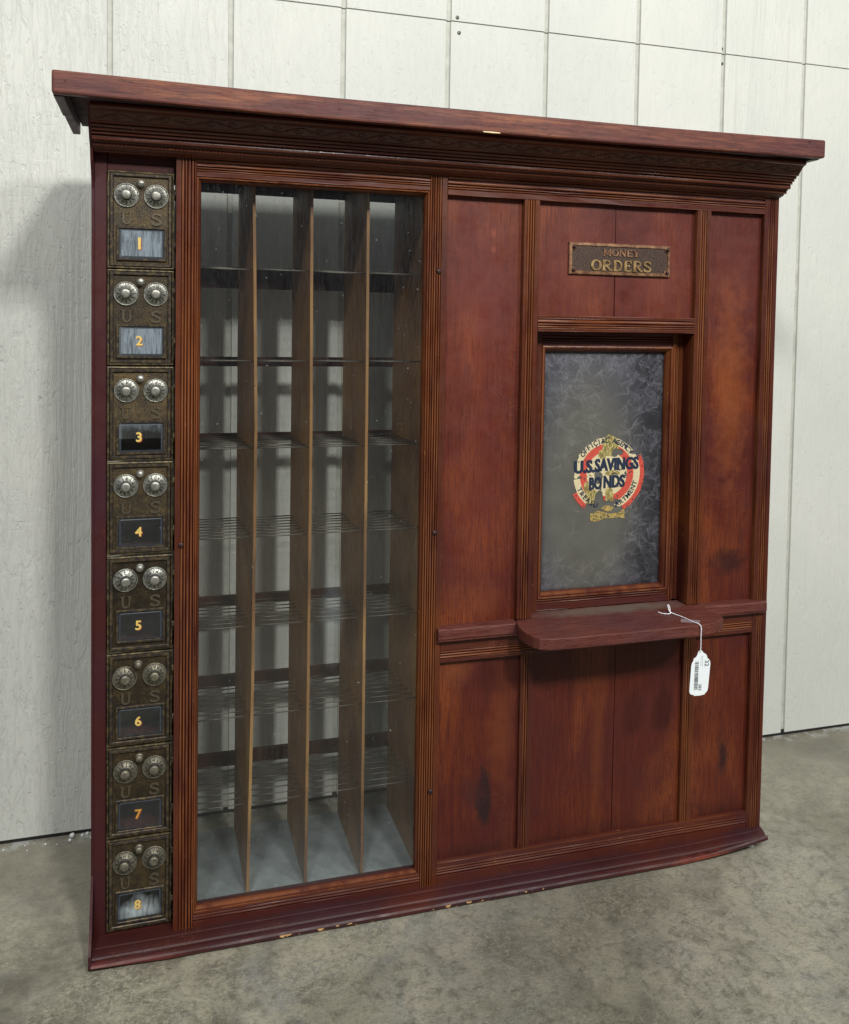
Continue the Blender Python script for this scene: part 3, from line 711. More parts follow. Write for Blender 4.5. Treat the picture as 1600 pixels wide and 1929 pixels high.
GL={
'M':(1.05,[([(.14,0),(.14,1)],TN),([(.88,0),(.88,1)],TK),([(.14,1),(.50,.12)],TK*.9),([(.50,.12),(.86,1)],TN),H_(.14,.035,.30),H_(.88,.035,.36),H_(.10,.965,.24),H_(.92,.965,.24)]),
'O':(.92,[('C',arc(.46,.5,.35,.44,0,360,24))]),
'N':(.98,[([(.17,0),(.17,1)],TN),([(.80,0),(.80,1)],TN),([(.17,.98),(.80,.05)],TK),H_(.17,.035,.32),H_(.80,.965,.32),H_(.12,.965,.24)]),
'E':(.80,[([(.20,0),(.20,1)],TK),([(.10,.05),(.70,.05)],.10),([(.10,.95),(.68,.95)],.10),([(.20,.52),(.52,.52)],.09),([(.68,.0),(.68,.26)],.08),([(.66,.74),(.66,1)],.08),([(.52,.40),(.52,.64)],.07)]),
'Y':(.92,[([(.14,1),(.46,.45)],TK),([(.78,1),(.46,.45)],TN),([(.46,.5),(.46,0)],TK),H_(.46,.035,.38),H_(.14,.965,.30),H_(.78,.965,.28)]),
'R':(.94,[([(.20,0),(.20,1)],TK),([(.1,.95),(.45,.95)]+arc(.45,.73,.24,.22,90,-90,10)+[(.2,.51)],.13),([(.42,.5),(.72,.10),(.90,.06)],.17),H_(.20,.035,.36)]),
'D':(.94,[([(.22,0),(.22,1)],TK),([(.1,.95),(.42,.95)]+arc(.42,.5,.34,.45,90,-90,14)+[(.1,.05)],.14)]),
'S':(.74,[(arc(.38,.74,.26,.215,20,200,10)+arc(.37,.26,.27,.215,70,-165,14),.15),([(.64,.70),(.64,.98)],.07),([(.09,.04),(.09,.32)],.07)]),
'U':(.95,[([(.20,1),(.20,.35)]+arc(.46,.35,.26,.30,180,270,6),.19),(arc(.46,.35,.27,.30,270,360,6)+[(.73,1)],.13),H_(.20,.965,.36),H_(.73,.965,.32)]),
}
def serif(mb,s,x,z,h,y0,y1,width=None,mi=0,bold=1.0,slope=0):
    tot=sum(GL[c][0] for c in s); k=1.0
    if width: k=width/(tot*h)
    cx=x-tot*h*k/2; e=0
    for c in s:
        for st in GL[c][1]:
            e+=.00003
            T=lambda a,b: (cx+a*h*k, z-h/2+b*h+slope*(cx+a*h*k-x))
            if st[0]=='C':
                n=len(st[1])-1
                ribbon(mb,st[1][:-1],[ (.11+.10*abs(math.cos(2*PI*i/n)))*bold for i in range(n)],y0-e,y1,True,mi,T)
            else:
                ribbon(mb,st[0],st[1]*bold,y0-e,y1,False,mi,T)
        cx+=GL[c][0]*h*k

# --- MONEY ORDERS plaque
mb=MB()
px0,px1,pz0,pz1=.7016,.8880,.9900,1.0422
mb.ring(px0,px1,pz0,pz1,[(0,.0100),(.0003,.0065),(.0012,.0058),(.0050,.0056),(.0056,.0072),(.0062,.0076)],0)
mb.box(px0+.004,px1-.004,.0074,.0098,pz0+.004,pz1-.004,1)
plq=None
M_plq=None
t=NT('plaque_field'); g=t.pos(); peb=t.noise(g,700,3,.6)
M_plq=t.end(t.bsdf(Base_Color=t.mix(t.ramp(peb,(.4,0),(.65,1)),(.035,.022,.018),(.095,.058,.040)),Metallic=.5,Roughness=.45,Normal=t.bump(peb,.7,.0009)))
t=NT('plaque_copper'); g=t.pos(); nn=t.noise(g,90,4,.6)
M_cop=t.end(t.bsdf(Base_Color=t.mix(t.ramp(nn,(.40,0),(.6,1)),(.15,.07,.040),(.30,.165,.085)),Metallic=.45,Roughness=.42))
plq=mb.build('name_plaque',[M_cop,M_plq],cab)
mb=MB(); serif(mb,'MONEY',.7965,1.0270,.0112,.0062,.0078,width=.067,bold=1.0)
mb.build('lettering',M_cop,plq)
mb=MB(); serif(mb,'ORDERS',.7965,1.0060,.0175,.0058,.0078,width=.111,bold=1.05)
t=NT('plaque_brass'); g=t.pos(); nn=t.noise(g,120,3,.6)
M_pb=t.end(t.bsdf(Base_Color=t.mix(t.ramp(nn,(.38,0),(.6,1)),(.20,.12,.05),(.38,.26,.11)),Metallic=.45,Roughness=.42))
mb.build('lettering',M_pb,plq)
for x,z in ((px0+.0080,pz1-.0082),(px1-.0062,pz1-.0068),(px0+.0078,pz0+.0066),(px1-.0066,pz0+.0066)):
    mb=MB(); mb.lathe([(.0048,.0072),(.0046,.0058),(.0036,.0054)],(x,0,z),14); mb.lathe([(.0029,.0056),(.0026,.0034),(.0015,.0022),(0,.0019)],(x,0,z),14,mi=1)
    mb.build('rivet',[M_cop,M_ironscrew],plq)

# --- decal on the frosted pane
def decal():
    cx,cz=.7975,.656; kx,kz=.0001073,.0000967; st=.00055
    def XZ(zx,zy): return cx+(zx-788)*kx, cz-(zy-785)*kz
    RED=(.52,.07,.045);CREAM=(.60,.52,.32);GOLD=(.31,.25,.075);OLIVE=(.19,.155,.055);LG=(.44,.37,.15)
    x0,x1=.728,.876; z0,z1=.572,.724
    nx=int((x1-x0)/st); nz=int((z1-z0)/st); vid={}; vs=[];fs=[];cols=[]
    def fbm(x,z,s,o=0): return noise.fractal(Vector((x*s+o,o*.7,z*s)),.8,2.0,4)
    def inell(a,b,c,r1,r2,x_,z_): return ((a-x_)/r1)**2+((b-z_)/r2)**2<1
    def vert(i,j):
        if (i,j) not in vid: vid[(i,j)]=len(vs); vs.append((x0+i*st,.0403,z0+j*st))
        return vid[(i,j)]
    for j in range(nz):
        for i in range(nx):
            x=x0+(i+.5)*st; z=z0+(j+.5)*st
            zx=(x-cx)/kx+788; zy=785-(z-cz)/kz
            n1=fbm(x,z,55,3); n2=fbm(x,z,170,9); rag=n1*38+n2*18
            r=math.hypot(x-cx,z-cz); ang=math.degrees(math.atan2(z-cz,x-cx))
            col=None
            rr=r
            if rr<.0381: col=CREAM
            elif rr<.0507: col=RED
            elif rr<.0625: col=CREAM
            elif rr<.0715: col=RED
            # outer red survives only on the right and lower left
            if rr>=.0625:
                ok=(-62<ang<27 and rr<.0712+rag*.00003+.0*ang) or (-152<ang<-124 and rr<.0725+rag*.00003)
                if not ok: col=None
            if .056<rr<.0625 and 28<ang<172:
                if rr>.0622+rag*.00006: col=None
            if .0507<rr<.0625 and (150<ang or ang<-172) and rr>.0595+rag*.00006: col=None
            # thin cream keyline
            if col and abs(rr-.0625)<.0005 and ang<30: col=(.7,.55,.35)
            # figure
            def E(a,b,c,d): return ((zx-a+rag*.6)/c)**2+((zy-b+rag*.6)/d)**2<1
            fig=E(835,300,150,190) or E(700,440,70,90) or E(880,780,140,45) or E(520,1180,110,150) or E(840,1180,80,150) or E(440,1010,50,90) or E(820,150,70,50)
            if fig:
                s_=noise.noise(Vector((zx*.055+n1*2,1,zy*.010))); s2=n2
                col= OLIVE if s_+s2*.4<-.12 else (GOLD if s_<.12 else LG)
            ban=(510<zx<1120 and abs(zy-(1535-(zx-510)*.02)+rag*.7)<62+18*math.sin(zx*.012)) or E(820,1400,110,45)
            if ban:
                s_=n2; col=OLIVE if s_<-.18 else ((.45,.30,.10) if s_<.15 else GOLD)
                if abs(zy-1470+rag*.3)<6 or abs(zy-1590+rag*.3)<5: col=OLIVE
            # torn-away areas
            hole=E(925,420,62,85) or E(1010,410,55,60) or E(640,850,68,110) or E(660,1240,78,170) or E(740,1330,160,70) or E(960,1290,60,50) or E(600,1370,200,60) or E(970,1420,60,60) or E(1270,430,75,38) or E(830,1360,60,30)
            if hole and not (ban and not E(970,1420,40,60)): col=None
            if col is None and ban: col=GOLD
            if col is None: continue
            if zy>1290 and not ban and 430<zx<930 and not fig: continue
            wv=1+.10*n2+.05*n1
            if n2>.52: continue
            fs.append((vert(i,j),vert(i+1,j),vert(i+1,j+1),vert(i,j+1))); cols.append(tuple(min(1,c*wv) for c in col))
    mb=MB(); mb.add(vs,fs); nf=len(fs)
    # lettering: navy words and small ring captions
    def word(s,zx,zy,wz,hz,rot):
        X,Z=XZ(zx,zy); H=hz*kz
        vs_,fs_=text_geo(s,1.0,.03); xs=[v[0] for v in vs_]; ys=[v[1] for v in vs_]
        sx=wz*kx/(max(xs)-min(xs)); sy=H/(max(ys)-min(ys)); mx=(max(xs)+min(xs))/2; my=(max(ys)+min(ys))/2
        out=[]
        for a,b in vs_:
            a=(a-mx)*sx; b=(b-my)*sy; out.append((X+a,.0399,Z+b+a*rot))
        mb.add(out,fs_,1); q=sx*.038; mb.add([(x_+q,y_-.00006,z_) for x_,y_,z_ in out],fs_,1); mb.add([(x_-q,y_-.00012,z_) for x_,y_,z_ in out],fs_,1)
    word('U.S.',395,650,350,228,.03); word('SAVINGS',960,618,770,228,.03); 
    word('BO',590,948,215,228,.03); word('NDS',920,925,370,228,.03)
    def ringtext(s,a0,a1,r,size,flip=False):
        for i,ch in enumerate(s):
            if ch==' ': continue
            a=math.radians(a0+(a1-a0)*i/(len(s)-1)); x=cx+r*math.cos(a); z=cz+r*math.sin(a)
            add_text(mb,ch,size,x,z,.0400,1,rot=(a+PI/2 if flip else a-PI/2),offset=.00028)
    ringtext('OFFICIAL AGENCY',143,40,.0566,.0118)
    ringtext('TREASU    ARTMENT',207,342,.0565,.0118,True)
    tx,tz=XZ(0,0)
    o=mb.build('savings_bond_decal',[M_gap,simple('navy_ink',(.012,.022,.05),.45,var=.5,scale=600)],None)
    at=o.data.color_attributes.new('print','FLOAT_COLOR','CORNER')
    arr=np.ones((len(o.data.loops),4),np.float32)
    ls=0
    for pi in range(nf):
        p=o.data.polygons[pi]
        arr[p.loop_start:p.loop_start+p.loop_total,:3]=cols[pi]
    at.data.foreach_set('color',arr.ravel())
    t=NT('decal_print'); m=t.end(t.bsdf(Base_Color=t.attr('print').outputs['Color'],Roughness=.5)); o.data.materials[0]=m
    o.parent=sash
    return o
decal()

# --- ledge
lp=[(.6470,.0300),(.6470,.0008),(.6185,-.0008),(.6130,-.0180),(.6100,-.0330),(.6097,-.0480),(.6104,-.0620),(.6145,-.0780),(.6210,-.0870),(.6320,-.0925),(.6480,-.0948),(.6900,-.0955),(.7835,-.0958),(.8930,-.0950),(.9262,-.0900),(.9436,-.0815),(.9545,-.0720),(.9590,-.0600),(.9588,-.0500),(.9545,-.0300),(.9640,-.0008),(.9340,.0008),(.9340,.0300)]
mb=MB(); k=len(lp); vs=[(x,y,.4140) for x,y in lp]+[(x,y,.4322) for x,y in lp]
mb.add(vs,[tuple(range(k-1,-1,-1)),tuple(range(k,2*k))]+[(i,(i+1)%k,(i+1)%k+k,i+k) for i in range(k)])
ledge=mb.build('counter_ledge',M_ledge,cab,bevel=.0016)

# --- glazed case behind the big pane
def divider(fx,bx,i):
    zs=[.021+(1.129-.021)*j/20 for j in range(21)]
    def ip(L,z):
        for a,b in zip(L[:-1],L[1:]):
            if a[0]<=z<=b[0]: return a[1]+(b[1]-a[1])*(z-a[0])/(b[0]-a[0])
        return L[-1][1]
    mb=MB(); vs=[]
    for z in zs:
        f=ip(fx,z)+.0004*noise.noise(Vector((z*20,i,0))); b=ip(bx,z)
        vs+=[(f-.0022,.045,z),(f+.0022,.045,z),(b+.0022,.235,z),(b-.0022,.235,z)]
    n=len(zs)
    fs=[(4*j+q,4*j+(q+1)%4,4*(j+1)+(q+1)%4,4*(j+1)+q) for j in range(n-1) for q in range(4)]+[(0,1,2,3),(4*n-1,4*n-2,4*n-3,4*n-4)]
    mb.add(vs,fs); return mb.build('divider',M_case,cab)
DF=[[(0,.2005),(.35,.2060),(.75,.2078),(1.0,.2040),(1.14,.2012)],[(0,.2905),(.4,.2915),(.75,.2915),(1.14,.2890)],[(0,.3805),(.5,.3795),(.75,.3790),(1.14,.3770)]]
DBx=[.1968,.2892,.3800]
for i in range(3): divider(DF[i],[(0,DBx[i]),(1.2,DBx[i])],i)
mb=MB(); mb.box(.1100,.1170,.0310,.2350,.0205,1.1290); mb.build('case_side',M_case,cab)
mb=MB(); mb.box(.4690,.4770,.0310,.2350,.0205,1.1290); mb.build('case_side',M_case,cab)
mb=MB(); mb.box(-.019,.4770,.0310,.2380,1.1300,1.1370); mb.build('case_top',M_dark,cab)
mb=MB(); mb.box(-.019,.4770,.0200,.2400,.0120,.0200); mb.build('case_floor',M_cfloor,cab)
for z0,z1 in ((1.1220,1.1300),(.9613,.9944),(.8282,.8444),(.6990,.7132),(.4156,.4313),(.2720,.2924),(.1319,.1553)):  # topmost rail is added to hide a strip of lit wall
    mb=MB(); mb.box(.1104,.4764,.2354,.2440,z0,z1); mb.build('back_rail',M_caseback,cab)
rows=[(.9835,.9960),(.8448,.8400),(.7115,.7090),(.5757,.5692),(.4370,.4250),(.2970,.2800),(.1592,.1400)]
for ri,(zf,zb) in enumerate(rows):
    for c_ in range(4):
        mb=MB()
        nw=8
        for w_ in range(nw):
            f=w_/(nw-1); y=.058+f*.165
            xl=.1172 if c_==0 else (DF[c_-1][2][1]*(1-f)+DBx[c_-1]*f)+.0015
            xr=.4688 if c_==3 else (DF[c_][2][1]*(1-f)+DBx[c_]*f)-.0015
            z=zf+(zb-zf)*f
            bow=random.uniform(-.0012,.0006) if random.random()<.5 else 0
            e1=random.uniform(-.0006,.0006); e2=random.uniform(-.0006,.0006)
            mb.tube([(xl,y,z+e1),((xl+xr)/2,y,z+bow),(xr,y,z+e2)],.00105,6)
        mb.build('wire_shelf',M_wire,cab)

# --- box column carcass
mb=MB(); mb.box(.0905,.0985,.0310,.2350,.0205,1.1290); mb.build('case_side',M_dark,cab)
TOPS=[1.1112,.9740,.8376,.7023,.5675,.4280,.2920,.1580]
BOTS=[.9760,.8402,.7046,.5705,.4305,.2945,.1605,.0240]
for z in BOTS[:-1]:
    mb=MB(); mb.box(-.019,.0900,.0320,.2340,z-.0030,z+.0030); mb.build('box_shelf',M_dark,cab)

# dial prototype meshes
def dial_mesh(letters,name):
    mb=MB()
    mb.lathe([(.0168,.0),(.0169,-.0012),(.0162,-.0022),(.0154,-.0018),(.0152,-.0008)],(0,0,0),40,mi=0)
    mb.lathe([(.0152,-.0006),(.0144,-.0010),(.0062,-.0034),(.0058,-.0050)],(0,0,0),40,mi=0)
    n=len(letters)
    def fy(r): return -.0010-(.0144-r)/(.0144-.0062)*.0024
    for i in range(n*2):
        a=2*PI*i/(n*2)+.04; r0,r1=(.0121,.0143)
        ca,sa=math.cos(a),math.sin(a); w=.00030 if i%2 else .00045
        if i%2: r0=.0128
        q=[(r0*ca-w*sa,fy(r0)-.0002,r0*sa+w*ca),(r0*ca+w*sa,fy(r0)-.0002,r0*sa-w*ca),(r1*ca+w*sa,fy(r1)-.0002,r1*sa-w*ca),(r1*ca-w*sa,fy(r1)-.0002,r1*sa+w*ca)]
        mb.add(q,[(0,1,2,3)],1)
    for i,ch in enumerate(letters):
        a=PI/2-2*PI*i/n; r=.0101
        vs,fs=text_geo(ch,.0046,.00022); c,s=math.cos(a-PI/2),math.sin(a-PI/2)
        out=[]
        for u,v in vs:
            X=r*math.cos(a)+u*c-v*s; Z=r*math.sin(a)+u*s+v*c; out.append((X,fy(math.hypot(X,Z))-.0004,Z))
        mb.add(out,fs,1)
    mb.lathe([(.0074,-.0030),(.0073,-.0042),(.0066,-.0050),(.0058,-.0052)],(0,0,0),24,mi=1)  # dark collar paints the shadow ring round the knob
    mb.lathe([(.0052,-.0050),(.0053,-.0074),(.0064,-.0086),(.0066,-.0116),(.0060,-.0127),(.0034,-.0131),(0,-.0132)],(0,0,0),24,mi=2)
    for a in (0,PI/2,PI,3*PI/2):
        ca,sa=math.cos(a),math.sin(a); w=.0004
        q=[(r*ca+e*w*-sa,-.0024,r*sa+e*w*ca) for r,e in ((.0153,-1),(.0170,-1),(.0170,1),(.0153,1))]
        mb.add(q,[(0,1,2,3)],1)
    o=mb.build('dial',[M_nickel,M_nickdark,M_knob],None); me=o.data; bpy.data.objects.remove(o); return me
DA=dial_mesh('ABCDEFGHIJKL','a'); DB_=dial_mesh('MNOPQRSTUVWXY','b')
mb=MB(); mb.lathe([(.0056,.0),(.0056,-.0016),(.0044,-.0026),(.0038,-.0028),(.0037,-.0044),(.0049,-.0054),(.0049,-.0074),(.0038,-.0088),(0,-.0094)],(0,0,0),24)
o=mb.build('knob',M_knob,None); KN=o.data; bpy.data.objects.remove(o)
mb=MB(); mb.tube([(0,0,-.0075),(0,0,.0075)],.0017,10); mb.tube([(0,0,-.0024),(0,0,.0024)],.0020,10)
o=mb.build('hinge',M_rim,None); HG=o.data; bpy.data.objects.remove(o)
def link(me,name,parent,loc,rot=0):
    o=bpy.data.objects.new(name,me); COL.objects.link(o); o.parent=parent; o.location=loc; o.rotation_euler=(0,rot,0); return o

def door(i,zt,zb):
    """mailbox door i; local origin at its top left corner on the face"""
    X0,X1=-.0018,.0872; mb=MB(); W0,W1=.0100,.0772
    h=zt-zb; wt,wb=zt-.0760,zt-.1245
    # outer brass frame, then door rim, then sunk pebbled field
    mb.ring(X0,X1,zb,zt,[(0,.0165),(0,.0105),(.0012,.0100),(.0022,.0102),(.0024,.0140),(.0030,.0142)],2)
    mb.ring(X0+.003,X1-.003,zb+.0025,zt-.0025,[(0,.0140),(.0002,.0092),(.0010,.0080),(.0040,.0080),(.0048,.0088),(.0052,.0112)],1)
    # field with window hole
    a,b,c,d=X0+.0075,X1-.0075,zb+.0070,zt-.0070; y=.0111
    vs=[(a,y,c),(b,y,c),(b,y,d),(a,y,d),(W0,y,wb),(W1,y,wb),(W1,y,wt),(W0,y,wt)]
    mb.add(vs,[(0,1,5,4),(1,2,6,5),(2,3,7,6),(3,0,4,7)],0)
    mb.ring(W0,W1,wb,wt,[(0,.0112),(.0001,.0086),(.0007,.0080),(.0030,.0080),(.0036,.0086),(.0038,.0150)],1)
    # solid edges behind the plate
    mb.ring(W0+.0038,W1-.0038,wb+.0038,wt-.0038,[(0,.0150),(-.002,.0165)],1)
    dr=mb.build('mailbox_door',[M_bronze,M_rim,M_brass],cab)
    # raised U S
    mu=MB(); serif(mu,'U',.0240,zt-.0655,.0165,.0096,.0112,width=.0165,bold=.95); mu.build('letter_u',M_letter,dr)
    mu=MB(); serif(mu,'S',.0632,zt-.0655,.0165,.0096,.0112,width=.0150,bold=1.1); mu.build('letter_s',M_letter,dr)
    ra=[0,2.1,3.7,1.2,5.2,4.2,.7,2.6][i]; rb=[1.0,.2,4.9,2.4,.3,.5,1.4,1.9][i]
    if i in (0,1,4,5): lz=0
    jx=[.0,-.0003,.0004,.0,-.0004,-.0012,.0003,-.0002][i]; d1=link(DA,'dial',dr,(.0232+jx,.0108,zt-.0335-(.002 if i in(5,6,7) else 0)),ra)
    d1.rotation_euler=((.0,.02,.0,-.02,.10,.14,.0,.05)[i],ra,0)
    link(DB_,'dial',dr,(.0630,.0108,zt-.0335),rb)
    link(KN,'latch_knob',dr,(.0425-(.002 if i==5 else 0),.0112,zt-.0165),0)
    for zz in (zt-.030,zb+.032): link(HG,'hinge',dr,(.0884,.0120,zz),0)
    if i>=5:
        for c in dr.children:
            if c.name.startswith(('dial','latch')):
                for sl in c.material_slots:
                    if sl.material in (M_nickel,M_knob): sl.link='OBJECT'; sl.material=M_dull
    # bevelled pane
    pa,pb,pc,pd=W0+.0036,W1-.0036,wb+.0036,wt-.0036
    mp=MB(); bw=.0030
    mp.ring(pa,pb,pc,pd,[(0,.0134),(0,.0116),(bw,.0100)],1)
    mp.add([(pa+bw,.0100,pc+bw),(pb-bw,.0100,pc+bw),(pb-bw,.0100,pd-bw),(pa+bw,.0100,pd-bw)],[(0,1,2,3)],0)
    mp.build('window_pane',[{0:M_pale1,1:M_pale1,2:M_pale3,7:M_pale8}.get(i,M_bglass),M_bevel],dr)
    # painted number
    mn=MB(); cx,cz=(pa+pb)/2-.0030,(pc+pd)/2; s=str(i+1)
    if i==0:
        mn.box(cx-.0019,cx+.0016,.0093,.0096,cz-.0080,cz+.0085,0); mn.box(cx-.0010,cx+.0026,.0097,.0099,cz-.0092,cz+.0078,1)
    else:
        add_text(mn,s,.0185,cx+.0010,cz-.0010,.0098,1,offset=.0004,sx=1.02); add_text(mn,s,.0185,cx,cz,.0095,0,offset=.0004,sx=1.02)
    mn.build('number',[M_gold7 if i in(6,) else M_gold,M_goldred],dr)
    if i==0:
        ms=MB()
        for q,(xa,za,w,hh) in enumerate(((.047,-.1285,.014,.0022),(.066,-.1325,.010,.0018),(.050,-.1315,.008,.0016))):
            ms.box(xa,xa+w,.0105,.0110-.00005*q,zt+za-hh,zt+za)
        ms.build('ink_mark',M_purple,dr)
    return dr
for i in range(8): door(i,TOPS[i],BOTS[i])

# ------------------------------------------------------------------ price tag
tg=empty('price_tag',(.895,-.0965,.43)); 
tag(tg,'white scalloped card tag with a barcode hanging by white string from the counter ledge','price tag')
def L(o): o.location=(-.895,.0965,-.43); return o
zt=.4328
st=[(.8625,-.0251,zt+.0008),(.8667,-.0330,zt+.0005),(.8764,-.0382,zt+.0010),(.8800,-.0330,zt+.0035),(.8815,-.0290,zt+.0090),(.8795,-.0280,zt+.0125),(.8778,-.0300,zt+.0100),(.8790,-.0345,zt+.0030),
    (.8835,-.0420,zt+.0010),(.8865,-.0500,zt+.0009),(.8893,-.0643,zt+.0009),(.8905,-.0800,zt+.0010),(.8935,-.0935,zt+.0012),(.8952,-.0985,zt-.0030),(.8950,-.0988,.4150),(.8955,-.0985,.4020),(.8950,-.0985,.3900)]
def smooth_path(p,n=5):
    P=[Vector(q) for q in p]; out=[]
    for i in range(len(P)-1):
        p0,p1,p2,p3=P[max(i-1,0)],P[i],P[i+1],P[min(i+2,len(P)-1)]
        for k in range(n):
            t_=k/n; out.append(.5*((2*p1)+(-p0+p2)*t_+(2*p0-5*p1+4*p2-p3)*t_*t_+(-p0+3*p1-3*p2+p3)*t_**3))
    out.append(P[-1]); return out
sp=smooth_path(st); rad=[.00075*(1+.18*math.sin(i*2.3)) for i in range(len(sp))]
mb=MB(); mb.tube(sp,rad,7); L(mb.build('string',M_string,tg))
mb=MB(); zz=zt-.0004
mb.add([(.8825,-.0611,zz),(.9086,-.0754,zz),(.8996,-.0880,zz),(.8736,-.0747,zz)],[(0,1,2,3)])
t=NT('clear_tape'); m_tape=t.end(t.n('MixShader',i0=.28,i1=t.n('BsdfTransparent').outputs[0],i2=t.bsdf(Base_Color=(.62,.58,.66),Roughness=.3)).outputs[0])
L(mb.build('clear_tape',m_tape,tg))
Yt=-.0972
out=[(.8950,.3925),(.8990,.3915),(.9015,.3880),(.9040,.3868),(.9075,.3840),(.9092,.3790),(.9120,.3765),(.9142,.3735),(.9150,.3690),(.9118,.3290),(.9105,.3255),(.9080,.3225),(.9062,.3218),(.9060,.3200),(.8965,.3190),(.8860,.3196),(.8856,.3214),(.8820,.3218),(.8790,.3235),(.8776,.3275),(.8800,.3690),(.8815,.3735),(.8835,.3760),(.8842,.3800),(.8880,.3815),(.8905,.3850),(.8922,.3900)]
mb=MB()
vs=[(x,Yt,z) for x,z in out]+[(x,Yt+.0006,z) for x,z in out]; k=len(out)
mb.add(vs,[tuple(range(k)),tuple(range(2*k-1,k-1,-1))]+[(i,(i+1)%k,(i+1)%k+k,i+k) for i in range(k)])
card=L(mb.build('card',M_white,tg)); 
mb=MB(); yp=Yt-.0002
z=.3745; random.seed(3)
while z>.3285:
    h=random.choice((.0004,.0004,.0008,.0012)); mb.box(.8865+(.3745-z)*-.02,.8935+(.3745-z)*-.02,yp,yp+.0001,z-h,z); z-=h+random.choice((.0004,.0005,.0009))
add_text(mb,'32',.0105,.9078,.3705,yp,0,rot=-PI/2,offset=.0001,align='CENTER')
add_text(mb,'283',.0075,.8965,.3325,yp,0,rot=-PI/2,offset=.0001)
for q,(x,ln) in enumerate(((.9003,.0165),(.8975,.0150))):
    z=.3835
    while z>.3835-ln:
        w=random.uniform(.0010,.0028); mb.box(x-.0003,x+.0003,yp,yp+.0001,z-w,z,1); z-=w+.0008
ob=mb.build('printing',[M_ink,M_ink2],card)

# ------------------------------------------------------------------ foam crumbs by the wall
def crumb(x,y,r,label,group=None):
    import bmesh
    bm=bmesh.new(); bmesh.ops.create_icosphere(bm,subdivisions=2,radius=r)
    for v in bm.verts: v.co*=1+.28*noise.noise(v.co*(2.2/r)+Vector((x*50,y*40,0)))
    zmin=min(v.co.z for v in bm.verts)
    for v in bm.verts: v.co.z-=zmin
    me=bpy.data.meshes.new('foam_crumb'); bm.to_mesh(me); bm.free(); me.materials.append(M_foam)
    for p in me.polygons: p.use_smooth=True
    o=bpy.data.objects.new('foam_crumb',me); COL.objects.link(o); o.location=(x,y,0.0002); tag(o,label,'foam crumb',group); return o
gp='white foam crumbs along the foot of the wall'
crumb(-.0765,.3120,.0042,'largest white foam crumb, touching the wall gap left of the cabinet',gp)
crumb(-.0790,.3005,.0028,'round white foam bead just in front of the largest crumb',gp)
for x,y,r in ((-.1182,.3000,.0020),(-.151,.3050,.0012),(-.0600,.3120,.0022),(-.0520,.3150,.0026),(-.0445,.3170,.0022),(-.184,.3010,.0014),(-.0990,.2960,.0011),(-.1460,.2900,.0011),(-.0455,.3020,.0014)):
    crumb(x,y,r,'tiny white foam speck on the concrete along the foot of the wall',gp)

# ------------------------------------------------------------------ LIGHT
def area(name,loc,target,size,sizey,power,col):
    l=bpy.data.lights.new(name,'AREA'); l.shape='RECTANGLE'; l.size=size; l.size_y=sizey; l.energy=power; l.color=col
    o=bpy.data.objects.new(name,l); COL.objects.link(o); o.location=loc
    d=Vector(target)-Vector(loc); o.rotation_euler=d.to_track_quat('-Z','Y').to_euler(); return o
area('ceiling_lamp',(.82,-2.6,2.75),(.4,.3,.7),.30,.30,56,(1,.98,.94))
area('ceiling_lamp',(2.15,-2.6,2.78),(.4,.3,.7),.35,.35,50,(1,.975,.92))
area('ceiling_lamp',(-.75,-2.6,3.30),(.4,.3,.7),.40,.40,66,(1,.985,.95))
w=bpy.data.worlds.new('World'); SC.world=w; w.use_nodes=True; nt=w.node_tree
bg=nt.nodes['Background']
tc=nt.nodes.new('ShaderNodeTexCoord'); mp=nt.nodes.new('ShaderNodeMapping'); mp.inputs['Scale'].default_value=(3.2,3.2,4.5)
nt.links.new(tc.outputs['Generated'],mp.inputs[0])
nz=nt.nodes.new('ShaderNodeTexNoise'); nz.inputs['Scale'].default_value=2.2; nz.inputs['Detail'].default_value=3; nt.links.new(mp.outputs[0],nz.inputs['Vector'])
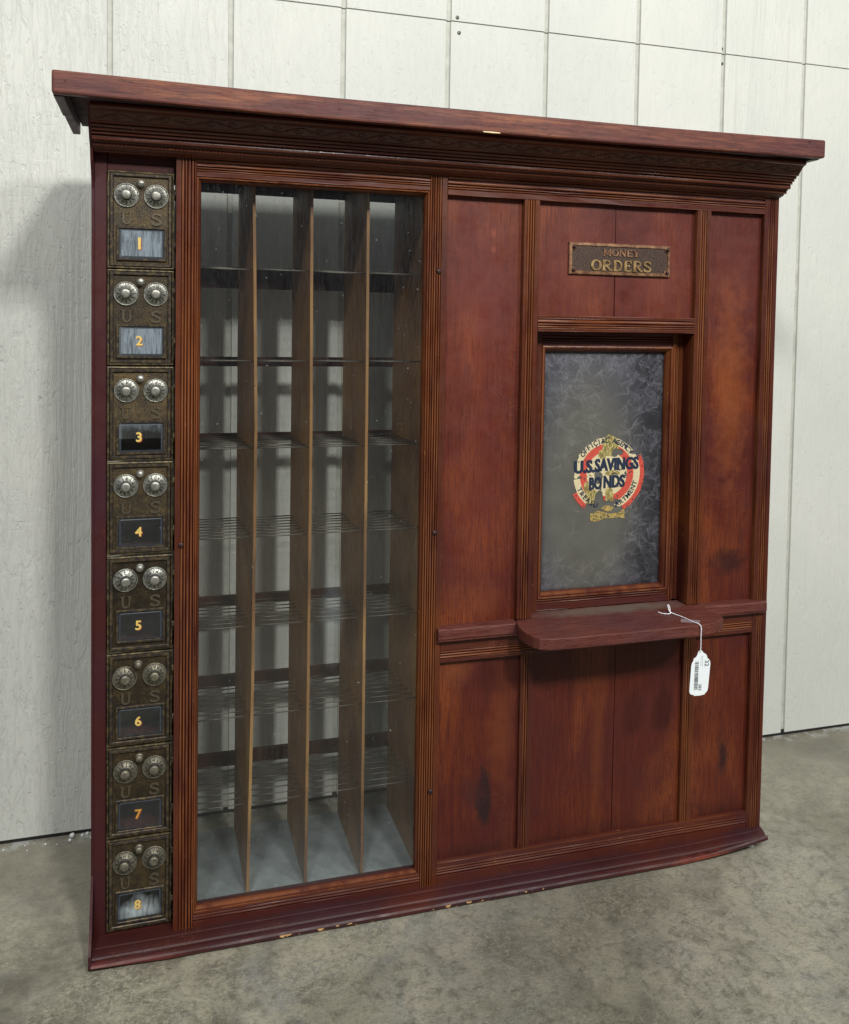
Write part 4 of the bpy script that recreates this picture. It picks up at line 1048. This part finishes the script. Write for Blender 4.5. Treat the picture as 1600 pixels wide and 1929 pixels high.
r1=nt.nodes.new('ShaderNodeValToRGB'); r1.color_ramp.elements[0].position=.42; r1.color_ramp.elements[0].color=(.25,.25,.26,1); r1.color_ramp.elements[1].position=.54; r1.color_ramp.elements[1].color=(1.5,1.55,1.6,1)
nt.links.new(nz.outputs[0],r1.inputs[0])
sx=nt.nodes.new('ShaderNodeSeparateXYZ'); nt.links.new(tc.outputs['Generated'],sx.inputs[0])
r2=nt.nodes.new('ShaderNodeValToRGB'); r2.color_ramp.elements[0].position=.0; r2.color_ramp.elements[0].color=(.20,.20,.205,1); r2.color_ramp.elements[1].position=.55; r2.color_ramp.elements[1].color=(.42,.45,.47,1)
nt.links.new(sx.outputs[2],r2.inputs[0])
mx=nt.nodes.new('ShaderNodeMix'); mx.data_type='RGBA'; mx.blend_type='MULTIPLY'; mx.inputs[0].default_value=1
nt.links.new(r2.outputs[0],mx.inputs[6]); nt.links.new(r1.outputs[0],mx.inputs[7]); nt.links.new(mx.outputs[2],bg.inputs[0]); bg.inputs[1].default_value=.62

# ------------------------------------------------------------------ CAMERA
cam=bpy.data.cameras.new('camera'); co=bpy.data.objects.new('camera',cam); COL.objects.link(co); SC.camera=co
Rm=[[0.9590742316765897,0.2831272500195891,-0.003946952027105873],[-0.2827286578991184,0.9583023651971048,0.04148593569148634],[0.015528172349715113,-0.038672175449280824,0.9991312920279785]]
M4=Matrix.Identity(4)
for r in range(3):
    M4[r][0]=Rm[r][0]; M4[r][1]=Rm[r][2]; M4[r][2]=-Rm[r][1]
M4[0][3],M4[1][3],M4[2][3]=.07558793,-1.27843479,.89867319
co.matrix_world=M4
cam.sensor_fit='VERTICAL'; cam.sensor_height=24; cam.sensor_width=24*1600/1929
cam.lens=24*1635.66/1929; cam.shift_x=(800-793.98)/1929; cam.shift_y=(681.21-964.5)/1929
cam.clip_start=.02; cam.clip_end=60
SC.render.resolution_x=849; SC.render.resolution_y=1024
SC.view_settings.view_transform='Standard'; SC.view_settings.look='None'; SC.view_settings.exposure=.08; SC.view_settings.gamma=1
